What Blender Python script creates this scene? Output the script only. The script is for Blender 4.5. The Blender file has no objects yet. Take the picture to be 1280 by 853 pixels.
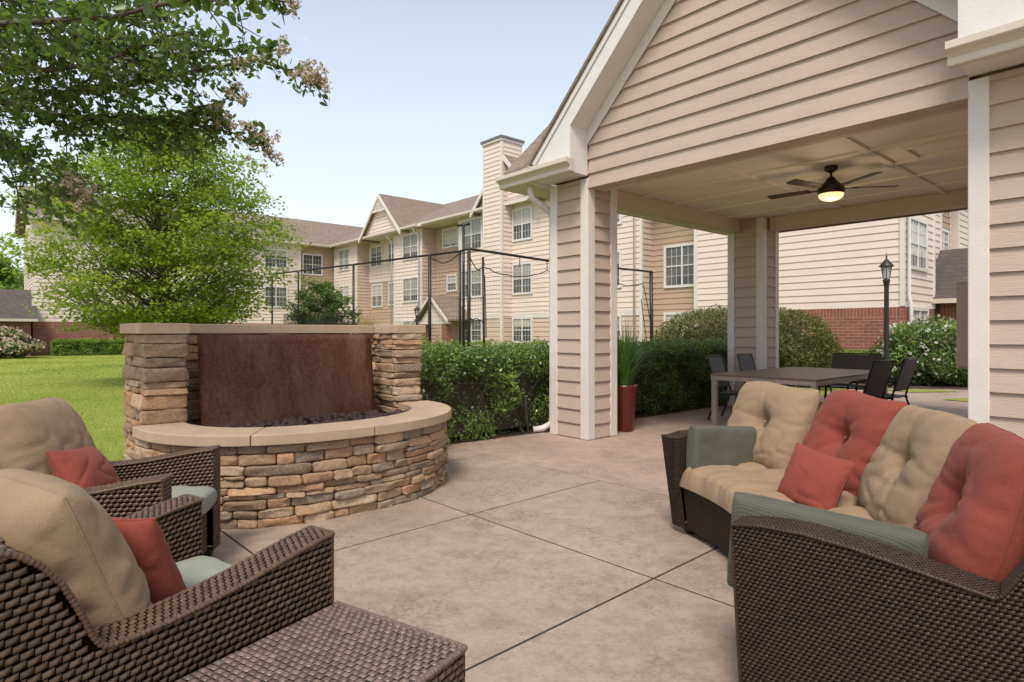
import bpy, math, random
import numpy as np
from mathutils import Vector, Matrix, noise
R = math.radians
SC = bpy.context.scene
COL = SC.collection
rng = np.random.default_rng(7)
random.seed(7)

# ------------------------------------------------------------------ camera
cam = bpy.data.cameras.new("camera"); camo = bpy.data.objects.new("camera", cam); COL.objects.link(camo)
camo.location = (0, 0, 1.35); camo.rotation_euler = (R(90), 0, 0)
cam.sensor_width = 36; cam.lens = 36 * 755 / 1280; cam.shift_y = -11.5 / 1280
cam.clip_start = 0.05; cam.clip_end = 2000
SC.camera = camo
# ------------------------------------------------------------------ sky, sun, exposure
SUN_EL, SUN_AZ = 54.0, -166.0
w = bpy.data.worlds.new("World"); SC.world = w; w.use_nodes = True
nt = w.node_tree; nt.nodes.clear()
def WN(t, **k):
    n = nt.nodes.new(t)
    for a, v in k.items(): setattr(n, a, v)
    return n
sky = WN('ShaderNodeTexSky', sky_type='NISHITA', sun_disc=False, sun_elevation=R(SUN_EL), sun_rotation=R(SUN_AZ), air_density=1.0, dust_density=2.0, ozone_density=1.2)
tc = WN('ShaderNodeTexCoord'); sx = WN('ShaderNodeSeparateXYZ'); nt.links.new(tc.outputs['Generated'], sx.inputs[0])
mp = WN('ShaderNodeMapping'); mp.inputs['Scale'].default_value = (1.0, 1.0, 2.6); nt.links.new(tc.outputs['Generated'], mp.inputs['Vector'])
ns = WN('ShaderNodeTexNoise'); ns.inputs['Scale'].default_value = 2.6; ns.inputs['Detail'].default_value = 7; ns.inputs['Roughness'].default_value = .58; ns.inputs['Distortion'].default_value = .4
nt.links.new(mp.outputs[0], ns.inputs['Vector'])
cr = WN('ShaderNodeValToRGB'); cr.color_ramp.elements[0].position = .46; cr.color_ramp.elements[1].position = .74
nt.links.new(ns.outputs['Fac'], cr.inputs[0])
hr = WN('ShaderNodeMapRange'); hr.inputs[1].default_value = 0.0; hr.inputs[2].default_value = .62; hr.inputs[3].default_value = .84; hr.inputs[4].default_value = .28
nt.links.new(sx.outputs['Z'], hr.inputs[0])
mxc = WN('ShaderNodeMath', operation='MAXIMUM'); nt.links.new(cr.outputs[0], mxc.inputs[0]); nt.links.new(hr.outputs[0], mxc.inputs[1])
cap_ = WN('ShaderNodeMath', operation='MINIMUM'); nt.links.new(mxc.outputs[0], cap_.inputs[0]); cap_.inputs[1].default_value = .90
mx = WN('ShaderNodeMix', data_type='RGBA'); nt.links.new(cap_.outputs[0], mx.inputs['Factor']); nt.links.new(sky.outputs[0], mx.inputs['A'])
mx.inputs['B'].default_value = (6.45, 6.75, 7.1, 1)
bg = WN('ShaderNodeBackground'); bg.inputs['Strength'].default_value = .098
nt.links.new(mx.outputs['Result'], bg.inputs['Color'])
wo = WN('ShaderNodeOutputWorld'); nt.links.new(bg.outputs[0], wo.inputs['Surface'])
sl = bpy.data.lights.new("sun", 'SUN'); sl.energy = 1.75; sl.angle = R(18); sl.color = (1, .93, .81)
so = bpy.data.objects.new("sun", sl); COL.objects.link(so)
_el, _az = R(SUN_EL), R(SUN_AZ)
sd = Vector((math.sin(_az) * math.cos(_el), math.cos(_az) * math.cos(_el), math.sin(_el)))
so.rotation_euler = sd.to_track_quat('Z', 'Y').to_euler(); so.location = sd * 50
vs = SC.view_settings; vs.view_transform = 'Standard'; vs.look = 'None'; vs.exposure = 0.90; vs.gamma = 1; vs.use_curve_mapping = False

# ------------------------------------------------------------------ materials
class NB:
    def __init__(s, name):
        s.m = bpy.data.materials.new(name); s.m.use_nodes = True; s.t = s.m.node_tree; s.t.nodes.clear()
        s.out = s.n('ShaderNodeOutputMaterial'); s.p = s.n('ShaderNodeBsdfPrincipled'); s.l(s.p.outputs[0], s.out.inputs[0])
    def n(s, t, **k):
        n = s.t.nodes.new(t)
        for a, v in k.items(): setattr(n, a, v)
        return n
    def l(s, a, b): s.t.links.new(a, b)
    def coord(s, scale=(1, 1, 1), which='Object', rot=(0, 0, 0)):
        c = s.n('ShaderNodeTexCoord'); m = s.n('ShaderNodeMapping'); m.inputs['Scale'].default_value = scale; m.inputs['Rotation'].default_value = rot
        s.l(c.outputs[which], m.inputs[0]); return m.outputs[0]
    def noise(s, scale, detail=4, rough=.55, vec=None, dist=0):
        n = s.n('ShaderNodeTexNoise'); n.inputs['Scale'].default_value = scale; n.inputs['Detail'].default_value = detail; n.inputs['Roughness'].default_value = rough; n.inputs['Distortion'].default_value = dist
        s.l(vec if vec is not None else s.coord(), n.inputs['Vector']); return n.outputs['Fac']
    def ramp(s, fac, stops):
        r = s.n('ShaderNodeValToRGB'); e = r.color_ramp.elements
        while len(e) < len(stops): e.new(.5)
        for i, (p, c) in enumerate(stops): e[i].position = p; e[i].color = (*c, 1) if len(c) == 3 else c
        s.l(fac, r.inputs[0]); return r.outputs[0]
    def mix(s, fac, a, b, mode='MIX'):
        m = s.n('ShaderNodeMix', data_type='RGBA', blend_type=mode)
        for sock, v in ((m.inputs['Factor'], fac), (m.inputs['A'], a), (m.inputs['B'], b)):
            if isinstance(v, (int, float)): sock.default_value = v
            elif isinstance(v, tuple): sock.default_value = (*v, 1)
            else: s.l(v, sock)
        return m.outputs['Result']
    def math(s, op, a, b=None):
        m = s.n('ShaderNodeMath', operation=op)
        for i, v in enumerate((a, b)):
            if v is None: continue
            if isinstance(v, (int, float)): m.inputs[i].default_value = v
            else: s.l(v, m.inputs[i])
        return m.outputs[0]
    def bump(s, h, dist=.01, strength=1.0):
        b = s.n('ShaderNodeBump'); b.inputs['Distance'].default_value = dist; b.inputs['Strength'].default_value = strength
        s.l(h, b.inputs['Height']); s.l(b.outputs[0], s.p.inputs['Normal'])
    def base(s, c):
        if isinstance(c, tuple): s.p.inputs['Base Color'].default_value = (*c, 1)
        else: s.l(c, s.p.inputs['Base Color'])
    def set(s, **k):
        for a, v in k.items():
            i = s.p.inputs[a.replace('_', ' ')]
            if hasattr(v, 'is_linked') or not isinstance(v, (int, float, tuple)): s.l(v, i)
            else: i.default_value = v
        return s
M = {}
def sc(c, k): return tuple(min(1, x * k) for x in c)
def flat(name, c, rough=.5, var=.12, scale=3.0, metal=0, bump=0, bscale=60, spec=.5):
    b = NB(name); b.base(b.ramp(b.noise(scale, 5, .6), [(.25, sc(c, 1 - var)), (.75, sc(c, 1 + var))]))
    b.set(Roughness=rough, Metallic=metal); b.p.inputs['Specular IOR Level'].default_value = spec
    if bump: b.bump(b.noise(bscale, 3, .6), bump)
    M[name] = b.m; return b.m
def siding_mat(name, c, grain=1.0):
    b = NB(name); co = b.n('ShaderNodeTexCoord'); x = b.n('ShaderNodeSeparateXYZ'); b.l(co.outputs['Object'], x.inputs[0])
    a = b.math('MULTIPLY', b.math('ADD', x.outputs[0], x.outputs[1]), 7.0); z = b.math('MULTIPLY', x.outputs[2], 95.0)
    cb = b.n('ShaderNodeCombineXYZ'); b.l(a, cb.inputs[0]); b.l(z, cb.inputs[2])
    g = b.noise(1.0, 5, .62, cb.outputs[0], 1.2)
    big = b.noise(.9, 4, .6)
    # every board a hair different in tone, as painted boards are
    wn = b.n('ShaderNodeTexWhiteNoise', noise_dimensions='1D'); b.l(b.math('FLOOR', b.math('MULTIPLY', x.outputs[2], 5.6)), wn.inputs['W'])
    col = b.ramp(g, [(.3, sc(c, .93)), (.7, sc(c, 1.05))])
    col = b.mix(.55, col, b.ramp(big, [(.3, sc(c, .90)), (.7, sc(c, 1.06))]))
    col = b.mix(.10, col, b.ramp(wn.outputs['Value'], [(0, sc(c, .8)), (1, sc(c, 1.15))]))
    b.base(col); b.set(Roughness=.62); b.p.inputs['Specular IOR Level'].default_value = .3
    b.bump(g, (.0065) * grain, .8); M[name] = b.m
siding_mat('siding_pav', (.47, .362, .298))
siding_mat('siding_cream', (.69, .575, .51), .6)
siding_mat('siding_tan', (.45, .32, .23), .6)
siding_mat('siding_rose', (.56, .43, .35), .6)
flat('white_trim', (.64, .585, .55), .5, .06, 4, bump=.002)
flat('white_paint', (.64, .61, .60), .45, .05, 5, bump=.002)
flat('gutter_paint', (.56, .49, .41), .4, .06, 2)
flat('ceiling_paint', (.85, .78, .68), .6, .05, 1.5)
flat('beam_paint', (.60, .49, .39), .6, .06, 2)
flat('dark_metal', (.028, .024, .022), .45, .2, 8, metal=.3)
flat('bronze', (.05, .036, .028), .4, .2, 8, metal=.6)
flat('steel_frame', (.40, .34, .29), .4, .12, 8, metal=.35)
flat('cabinet_paint', (.33, .235, .165), .55, .08, 3)
flat('red_pot', (.10, .013, .012), .3, .15, 5)
flat('chimney_cap', (.14, .13, .13), .6, .2, 4)
flat('door_dark', (.035, .02, .018), .4, .2, 3)
flat('mortar_dark', (.07, .055, .045), .9, .3, 20)
flat('bark', (.15, .115, .085), .9, .4, 14, bump=.02, bscale=30)
flat('bark_dark', (.075, .05, .04), .9, .4, 25, bump=.01, bscale=60)
flat('coping', (.44, .315, .21), .7, .14, 5, bump=.002, bscale=120)
flat('lava', (.055, .030, .026), .8, .4, 30)
flat('net_black', (.03, .03, .03), .8, .1, 3)
flat('blade_wood', (.045, .032, .026), .45, .25, 12)
def b_glass():
    b = NB('window_glass'); n = b.noise(1.3, 3, .5)
    b.base(b.ramp(n, [(.35, (.05, .05, .055)), (.65, (.14, .135, .13))])); b.set(Roughness=.08); b.p.inputs['Specular IOR Level'].default_value = .5; M['window_glass'] = b.m
    b = NB('blind'); co = b.coord((1, 1, 1)); wv = b.n('ShaderNodeTexWave', wave_type='BANDS', bands_direction='Z'); wv.inputs['Scale'].default_value = 8; b.l(co, wv.inputs['Vector'])
    b.base(b.ramp(wv.outputs['Fac'], [(0, (.22, .205, .19)), (1, (.36, .34, .31))])); b.set(Roughness=.12); M['blind'] = b.m
    flat('blind_pale', (.46, .43, .39), .15, .06, 3)
    b = NB('lamp_glass'); b.base((.75, .78, .8)); b.set(Roughness=.15, Alpha=1.0); b.p.inputs['Transmission Weight'].default_value = .6; M['lamp_glass'] = b.m
    b = NB('light_bowl'); b.base((.6, .4, .2)); b.set(Roughness=.3); b.p.inputs['Emission Color'].default_value = (1, .60, .32, 1); b.p.inputs['Emission Strength'].default_value = .8; M['light_bowl'] = b.m
b_glass()
def b_brick():
    b = NB('brick'); co = b.n('ShaderNodeTexCoord'); x = b.n('ShaderNodeSeparateXYZ'); b.l(co.outputs['Object'], x.inputs[0])
    cb = b.n('ShaderNodeCombineXYZ'); b.l(b.math('ADD', x.outputs[0], x.outputs[1]), cb.inputs[0]); b.l(x.outputs[2], cb.inputs[1])
    def bt(wd, ht, off):
        t = b.n('ShaderNodeTexBrick'); t.offset = off; t.inputs['Scale'].default_value = 1; t.inputs['Brick Width'].default_value = wd; t.inputs['Row Height'].default_value = ht
        t.inputs['Mortar Size'].default_value = .009; t.inputs['Mortar Smooth'].default_value = .2; t.inputs['Bias'].default_value = -.1
        t.inputs['Color1'].default_value = (.27, .085, .05, 1); t.inputs['Color2'].default_value = (.19, .055, .035, 1); t.inputs['Mortar'].default_value = (.42, .34, .28, 1)
        b.l(cb.outputs[0], t.inputs['Vector']); return t
    t1 = bt(.30, .10, .5); t2 = bt(.10, .30, 0)
    sel = b.math('GREATER_THAN', x.outputs[2], 1.80)
    col = b.mix(sel, t1.outputs['Color'], t2.outputs['Color']); col = b.mix(.35, col, b.ramp(b.noise(14, 4), [(.3, (.12, .04, .03)), (.7, (.36, .14, .09))]))
    b.base(col); b.set(Roughness=.85); f = b.mix(sel, t1.outputs['Fac'], t2.outputs['Fac']); b.bump(b.math('SUBTRACT', 1.0, f), .008); M['brick'] = b.m
b_brick()
def b_shingle(name, c, sx_=.32, sz=.145):
    b = NB(name); co = b.n('ShaderNodeTexCoord'); x = b.n('ShaderNodeSeparateXYZ'); b.l(co.outputs['Object'], x.inputs[0])
    cb = b.n('ShaderNodeCombineXYZ'); b.l(b.math('ADD', x.outputs[0], x.outputs[1]), cb.inputs[0]); b.l(x.outputs[2], cb.inputs[1])
    t = b.n('ShaderNodeTexBrick'); t.offset = .5; t.inputs['Scale'].default_value = 1; t.inputs['Brick Width'].default_value = sx_; t.inputs['Row Height'].default_value = sz
    t.inputs['Mortar Size'].default_value = .006; t.inputs['Color1'].default_value = (*sc(c, .78), 1); t.inputs['Color2'].default_value = (*sc(c, 1.2), 1); t.inputs['Mortar'].default_value = (*sc(c, .55), 1)
    b.l(cb.outputs[0], t.inputs['Vector'])
    col = b.mix(.45, t.outputs['Color'], b.ramp(b.noise(3.2, 6, .65), [(.3, sc(c, .75)), (.7, sc(c, 1.25))]))
    col = b.mix(.25, col, b.ramp(b.noise(60, 2), [(.3, sc(c, .5)), (.7, sc(c, 1.5))]))
    b.base(col); b.set(Roughness=.95); b.p.inputs['Specular IOR Level'].default_value = .2; b.bump(b.math('SUBTRACT', 1.0, t.outputs['Fac']), .01); M[name] = b.m
b_shingle('shingle', (.23, .18, .145)); b_shingle('shingle_dark', (.10, .085, .08))
def b_stone():
    b = NB('stone'); a = b.n('ShaderNodeAttribute', attribute_name='Col')
    n1 = b.noise(9, 6, .65); n2 = b.noise(45, 5, .65); n3 = b.noise(2.5, 3, .6)
    c = b.mix(b.math('MULTIPLY', b.ramp(n1, [(.42, (0, 0, 0)), (.72, (1, 1, 1))]), .6), a.outputs['Color'], (.21, .15, .105))
    c = b.mix(b.math('MULTIPLY', b.ramp(n3, [(.5, (0, 0, 0)), (.75, (1, 1, 1))]), .45), c, (.44, .23, .09))
    c = b.mix(.35, c, b.ramp(n2, [(.3, (.16, .12, .09)), (.7, (.56, .44, .33))]))
    b.base(c); b.set(Roughness=.85); b.p.inputs['Specular IOR Level'].default_value = .3
    h = b.math('ADD', b.math('MULTIPLY', n1, .7), b.math('MULTIPLY', n2, .5)); b.bump(h, .022); M['stone'] = b.m
b_stone()
def b_rust():
    b = NB('rusted_steel'); n1 = b.noise(2.6, 8, .75, b.coord((1, 1.6, .5))); n2 = b.noise(38, 6, .75); n3 = b.noise(1.4, 4, .6)
    c = b.ramp(n2, [(.3, (.034, .012, .007)), (.52, (.088, .027, .015)), (.72, (.15, .068, .042))])
    c = b.mix(b.math('MULTIPLY', b.ramp(n1, [(.45, (0, 0, 0)), (.66, (1, 1, 1))]), .7), c, (.17, .10, .07))
    c = b.mix(b.math('MULTIPLY', b.ramp(n3, [(.4, (0, 0, 0)), (.65, (1, 1, 1))]), .55), c, (.075, .018, .009))
    b.base(c); b.set(Roughness=.6); b.p.inputs['Specular IOR Level'].default_value = .3; b.bump(n2, .003); M['rusted_steel'] = b.m
b_rust()
def b_concrete(name, c, warm):
    b = NB(name); n1 = b.noise(.75, 7, .66); n2 = b.noise(7, 7, .72); n3 = b.noise(48, 6, .82); n4 = b.noise(1.9, 5, .65, b.coord((1, 1, 1), rot=(0, 0, .7)))
    col = b.ramp(n1, [(.36, sc(c, .60)), (.5, c), (.62, sc(warm, 1.16))])
    col = b.mix(.62, col, b.ramp(n2, [(.32, sc(c, .52)), (.55, c), (.75, sc(c, 1.25))]))
    spk = b.math('MULTIPLY', b.ramp(n4, [(.46, (0, 0, 0)), (.64, (1, 1, 1))]), b.ramp(b.noise(34, 5, .75), [(.45, (0, 0, 0)), (.62, (1, 1, 1))]))
    col = b.mix(b.math('MULTIPLY', spk, .9), col, sc(c, .36))
    col = b.mix(.22, col, b.ramp(n3, [(.36, sc(c, .38)), (.52, c), (.68, sc(c, 1.45))]))
    b.base(col); b.set(Roughness=b.ramp(n2, [(.3, (.62,) * 3), (.7, (.8,) * 3)])); b.p.inputs['Specular IOR Level'].default_value = .35
    b.bump(b.math('ADD', b.math('MULTIPLY', n2, .6), b.math('MULTIPLY', n3, .35)), .006); M[name] = b.m
b_concrete('concrete', (.365, .278, .216), (.40, .308, .242)); b_concrete('concrete_pink', (.39, .282, .225), (.42, .305, .245))
flat('joint_dark', (.035, .026, .021), .9, .3, 10)
def b_ground():
    b = NB('lawn_soil'); n1 = b.noise(.35, 5, .6); n2 = b.noise(28, 6, .75); n3 = b.noise(.12, 3)
    c = b.ramp(n1, [(.32, (.16, .225, .03)), (.52, (.27, .31, .055)), (.72, (.38, .36, .10))])
    c = b.mix(.45, c, b.ramp(n2, [(.3, (.10, .15, .02)), (.7, (.36, .40, .09))])); b.base(c); b.set(Roughness=.95); b.p.inputs['Specular IOR Level'].default_value = .1
    b.bump(n2, .03); M['lawn_soil'] = b.m
    b = NB('mulch'); n = b.noise(50, 6, .8); b.base(b.ramp(n, [(.3, (.03, .018, .012)), (.55, (.10, .06, .04)), (.75, (.24, .17, .12))])); b.set(Roughness=.95); b.bump(n, .03); M['mulch'] = b.m
b_ground()
def leaf_mat(name, stops, trans=.35, rough=.45, spec=.4):
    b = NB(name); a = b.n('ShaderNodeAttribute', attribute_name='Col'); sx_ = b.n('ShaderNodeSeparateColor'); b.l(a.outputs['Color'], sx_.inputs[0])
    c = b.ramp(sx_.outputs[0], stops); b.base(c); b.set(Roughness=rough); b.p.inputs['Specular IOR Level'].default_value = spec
    t = b.n('ShaderNodeBsdfTranslucent'); b.l(b.mix(.5, c, (.30, .42, .05)), t.inputs[0]); m = b.n('ShaderNodeMixShader'); m.inputs[0].default_value = trans
    b.l(b.p.outputs[0], m.inputs[1]); b.l(t.outputs[0], m.inputs[2]); b.l(m.outputs[0], b.out.inputs[0]); M[name] = b.m
leaf_mat('leaf_hedge', [(0, (.036, .068, .014)), (.5, (.078, .140, .024)), (.85, (.15, .23, .036)), (1, (.24, .32, .055))], .25, .32, .5)
leaf_mat('leaf_box', [(0, (.055, .055, .014)), (.5, (.10, .105, .022)), (1, (.20, .20, .04))], .2)
leaf_mat('leaf_maple', [(0, (.11, .18, .014)), (.45, (.24, .335, .024)), (.85, (.40, .48, .038)), (1, (.48, .42, .07))], .55)
leaf_mat('leaf_myrtle', [(0, (.035, .075, .012)), (.5, (.080, .150, .024)), (1, (.18, .25, .045))], .42, .35)
leaf_mat('leaf_bright', [(0, (.07, .14, .012)), (.5, (.14, .24, .02)), (1, (.25, .34, .04))], .3)
leaf_mat('leaf_dark', [(0, (.022, .055, .010)), (.5, (.045, .10, .018)), (1, (.09, .16, .03))], .25)
leaf_mat('petal_white', [(0, (.55, .48, .40)), (1, (.80, .76, .70))], .3, .6)
leaf_mat('petal_blush', [(0, (.42, .30, .22)), (.5, (.56, .43, .34)), (1, (.68, .56, .47))], .3, .6)
leaf_mat('straw', [(0, (.40, .28, .13)), (1, (.62, .48, .27))], .3, .6)
leaf_mat('yucca', [(0, (.03, .09, .012)), (.5, (.07, .17, .025)), (1, (.17, .28, .06))], .2, .35)
leaf_mat('grass_blade', [(0, (.20, .27, .04)), (.5, (.37, .41, .075)), (1, (.54, .50, .15))], .35, .6, .2)
def b_wicker(name, c, rough=.33, spec=.5):
    b = NB(name); a = b.n('ShaderNodeAttribute', attribute_name='Col'); sx_ = b.n('ShaderNodeSeparateColor'); b.l(a.outputs['Color'], sx_.inputs[0])
    col = b.ramp(sx_.outputs[0], [(0, sc(c, .12)), (.15, sc(c, .6)), (.5, c), (1, sc(c, 1.8))]); col = b.mix(.25, col, b.ramp(b.noise(90, 3), [(.3, sc(c, .5)), (.7, sc(c, 1.8))]))
    core = b.ramp(sx_.outputs[0], [(.005, (0, 0, 0)), (.03, (1, 1, 1))]); b.base(b.mix(core, sc(c, .07), col)); b.set(Roughness=rough); b.l(b.math('MULTIPLY', core, spec), b.p.inputs['Specular IOR Level']); b.p.inputs['Specular Tint'].default_value = (1, .92, .86, 1); b.bump(b.noise(160, 3, .6, b.coord((1, 1, 1))), .0012); M[name] = b.m  # backing between strands coloured near black, for the shade in the gaps
b_wicker('wicker', (.078, .047, .029)); b_wicker('wicker_table', (.12, .085, .072)); b_wicker('wicker_sofa', (.026, .016, .010), .40, .4)  # table: sky sheen lightened into the colour; sofa: shade darkened into it
flat('wicker_core', (.014, .009, .007), .7, .2, 30); flat('sling', (.072, .050, .043), .55, .2, 90, bump=.002, bscale=220)
def fabric(name, c, stripe=False):
    b = NB(name); n = b.noise(5, 5, .6); f = b.noise(380, 3, .65); m2 = b.noise(38, 4, .6)
    col = b.mix(.6, b.ramp(n, [(.3, sc(c, .84)), (.7, sc(c, 1.14))]), b.ramp(f, [(.32, sc(c, .70)), (.68, sc(c, 1.30))])); hh = f
    if stripe:
        co = b.coord(); wv = b.n('ShaderNodeTexWave', wave_type='BANDS', bands_direction='DIAGONAL'); wv.inputs['Scale'].default_value = 38; b.l(co, wv.inputs['Vector'])
        col = b.mix(.22, col, b.ramp(wv.outputs['Fac'], [(0, sc(c, .55)), (1, sc(c, 1.3))])); hh = b.math('ADD', f, wv.outputs['Fac'])
    b.base(col); b.set(Roughness=.92); b.p.inputs['Specular IOR Level'].default_value = .15; b.p.inputs['Sheen Weight'].default_value = .06; b.p.inputs['Sheen Roughness'].default_value = .5
    b.bump(b.math('ADD', b.math('MULTIPLY', hh, .35), m2), .0022); M[name] = b.m
fabric('fabric_beige', (.28, .192, .116)); fabric('fabric_red', (.232, .054, .036)); fabric('fabric_sage', (.098, .096, .073), True); fabric('fabric_teal', (.25, .262, .21))

# ------------------------------------------------------------------ object helpers
def link(o, parent=None):
    COL.objects.link(o)
    if parent is not None: o.parent = parent
    return o
def tag(o, label=None, cat=None, group=None, kind=None):
    if label: o['label'] = label
    if cat: o['category'] = cat
    if group: o['group'] = group
    if kind: o['kind'] = kind
    return o
def empty(name, label, cat, loc=(0, 0, 0), rz=0, group=None):
    o = bpy.data.objects.new(name, None); o.location = loc; o.rotation_euler = (0, 0, rz); o.empty_display_size = .2; link(o)
    return tag(o, label, cat, group)
def mesh_np(name, V, Q, mat, parent=None, col=None, smooth=False):
    V = np.ascontiguousarray(V, np.float32).reshape(-1, 3); Q = np.ascontiguousarray(Q, np.int32); k = Q.shape[1]
    me = bpy.data.meshes.new(name); me.vertices.add(len(V)); me.vertices.foreach_set('co', V.ravel())
    me.loops.add(Q.size); me.loops.foreach_set('vertex_index', Q.ravel()); me.polygons.add(len(Q)); me.polygons.foreach_set('loop_start', np.arange(0, Q.size, k, dtype=np.int32))
    if smooth: me.polygons.foreach_set('use_smooth', np.ones(len(Q), bool))
    me.update(calc_edges=True)
    if col is not None:
        a = me.color_attributes.new('Col', 'FLOAT_COLOR', 'POINT'); c = np.ones((len(V), 4), np.float32); col = np.asarray(col, np.float32)
        if col.ndim == 1: c[:, :3] = col[:, None]
        else: c[:, :3] = col
        a.data.foreach_set('color', c.ravel())
    me.materials.append(M[mat]); return link(bpy.data.objects.new(name, me), parent)
class MB:
    def __init__(s): s.v = []; s.f = []
    def add(s, vs, fs):
        o = len(s.v); s.v += [tuple(map(float, p)) for p in vs]; s.f += [tuple(i + o for i in f) for f in fs]; return s
    def box(s, x0, x1, y0, y1, z0, z1):
        return s.add([(x0, y0, z0), (x1, y0, z0), (x1, y1, z0), (x0, y1, z0), (x0, y0, z1), (x1, y0, z1), (x1, y1, z1), (x0, y1, z1)],
                     [(3, 2, 1, 0), (4, 5, 6, 7), (0, 1, 5, 4), (1, 2, 6, 5), (2, 3, 7, 6), (3, 0, 4, 7)])
    def prism_y(s, poly, y0, y1):      # polygon in (x,z), extruded along y
        n = len(poly); s.add([(x, y0, z) for x, z in poly] + [(x, y1, z) for x, z in poly],
              [tuple(range(n)), tuple(range(2 * n - 1, n - 1, -1))] + [(i, i + n, (i + 1) % n + n, (i + 1) % n) for i in range(n)]); return s
    def prism_x(s, poly, x0, x1):      # polygon in (y,z), extruded along x
        n = len(poly); s.add([(x0, y, z) for y, z in poly] + [(x1, y, z) for y, z in poly],
              [tuple(range(n - 1, -1, -1)), tuple(range(n, 2 * n))] + [((i + 1) % n, (i + 1) % n + n, i + n, i) for i in range(n)]); return s
    def prism_z(s, poly, z0, z1):
        n = len(poly); s.add([(x, y, z0) for x, y in poly] + [(x, y, z1) for x, y in poly],
              [tuple(range(n - 1, -1, -1)), tuple(range(n, 2 * n))] + [(i, (i + 1) % n, (i + 1) % n + n, i + n) for i in range(n)]); return s
    def tube(s, pts, r, n=8, cap=True):
        pts = [Vector(p) for p in pts]; rs = r if isinstance(r, (list, tuple)) else [r] * len(pts); o = len(s.v); ref = None
        for i, p in enumerate(pts):
            d = (pts[min(i + 1, len(pts) - 1)] - pts[max(i - 1, 0)]).normalized()
            a = Vector((0, 0, 1)) if abs(d.z) < .9 else Vector((1, 0, 0))
            if ref is None: u = d.cross(a).normalized()
            else: u = (ref - d * ref.dot(d)); u = u.normalized() if u.length > 1e-6 else d.cross(a).normalized()
            ref = u; q = d.cross(u)
            for k in range(n):
                an = 2 * math.pi * k / n; s.v.append(tuple(p + (u * math.cos(an) + q * math.sin(an)) * rs[i]))
        for i in range(len(pts) - 1):
            for k in range(n): s.f.append((o + i * n + k, o + i * n + (k + 1) % n, o + (i + 1) * n + (k + 1) % n, o + (i + 1) * n + k))
        if cap: s.f.append(tuple(o + k for k in range(n - 1, -1, -1))); s.f.append(tuple(o + (len(pts) - 1) * n + k for k in range(n)))
        return s
    def lathe(s, prof, c=(0, 0, 0), n=20):
        o = len(s.v); m = len(prof)
        for r, z in prof:
            for k in range(n): an = 2 * math.pi * k / n; s.v.append((c[0] + r * math.cos(an), c[1] + r * math.sin(an), c[2] + z))
        for i in range(m - 1):
            for k in range(n): s.f.append((o + i * n + k, o + i * n + (k + 1) % n, o + (i + 1) * n + (k + 1) % n, o + (i + 1) * n + k))
        s.f.append(tuple(o + k for k in range(n - 1, -1, -1))); s.f.append(tuple(o + (m - 1) * n + k for k in range(n))); return s
    def build(s, name, mat, parent=None, smooth=False, bevel=0, label=None):
        me = bpy.data.meshes.new(name); me.from_pydata(s.v, [], s.f); me.update(); me.materials.append(M[mat])
        if smooth: me.polygons.foreach_set('use_smooth', [True] * len(me.polygons))
        o = link(bpy.data.objects.new(name, me), parent)
        if bevel:
            b = o.modifiers.new('b', 'BEVEL'); b.width = bevel; b.segments = 2; b.limit_method = 'ANGLE'
        if label: o['label'] = label
        return o
def box(name, mat, parent, *a, bevel=0, label=None): return MB().box(*a).build(name, mat, parent, bevel=bevel, label=label)
TH = R(48.8); SX = np.array([math.cos(TH), -math.sin(TH)]); TY = np.array([math.sin(TH), math.cos(TH)]); ROT = -TH
C0 = np.array([.943, 7.494])            # nearest corner of the pavilion's front left column
A0 = np.array([5.408, 25.050])          # a corner of the apartment building
def W(s, t, o=C0): p = o + s * SX + t * TY; return float(p[0]), float(p[1])

# lap siding: courses on a wall; 'F' faces -y at depth d, 'S' faces +x at depth d, 'W' faces -x, 'B' faces +y
def siding(mb, face, d, p0, p1, z0, z1, pitch=.18, lip=.016, lo=None, hi=None):
    z = z0
    while z < z1 - .01:
        zt = min(z + pitch, z1)
        a0, b0 = (p0, p1) if lo is None else (max(p0, lo(z)), min(p1, hi(z)))
        a1, b1 = (p0, p1) if lo is None else (max(p0, lo(zt)), min(p1, hi(zt)))
        if b0 - a0 > .005:
            if b1 < a1: a1 = b1 = (a1 + b1) / 2
            e = lip * (zt - z) / pitch
            P = [(a0, lip, z), (b0, lip, z), (b1, lip - e + .001, zt), (a1, lip - e + .001, zt), (a0, 0, z), (b0, 0, z)]
            if face == 'F': vs = [(p, d - q, zz) for p, q, zz in P]
            elif face == 'S': vs = [(d + q, p, zz) for p, q, zz in P]
            elif face == 'W': vs = [(d - q, p, zz) for p, q, zz in P]
            else: vs = [(p, d + q, zz) for p, q, zz in P]
            fs = [(0, 1, 2, 3), (4, 5, 1, 0)]
            if face in 'WB': fs = [f[::-1] for f in fs]
            mb.add(vs, fs)
        z = zt
    return mb
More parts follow.
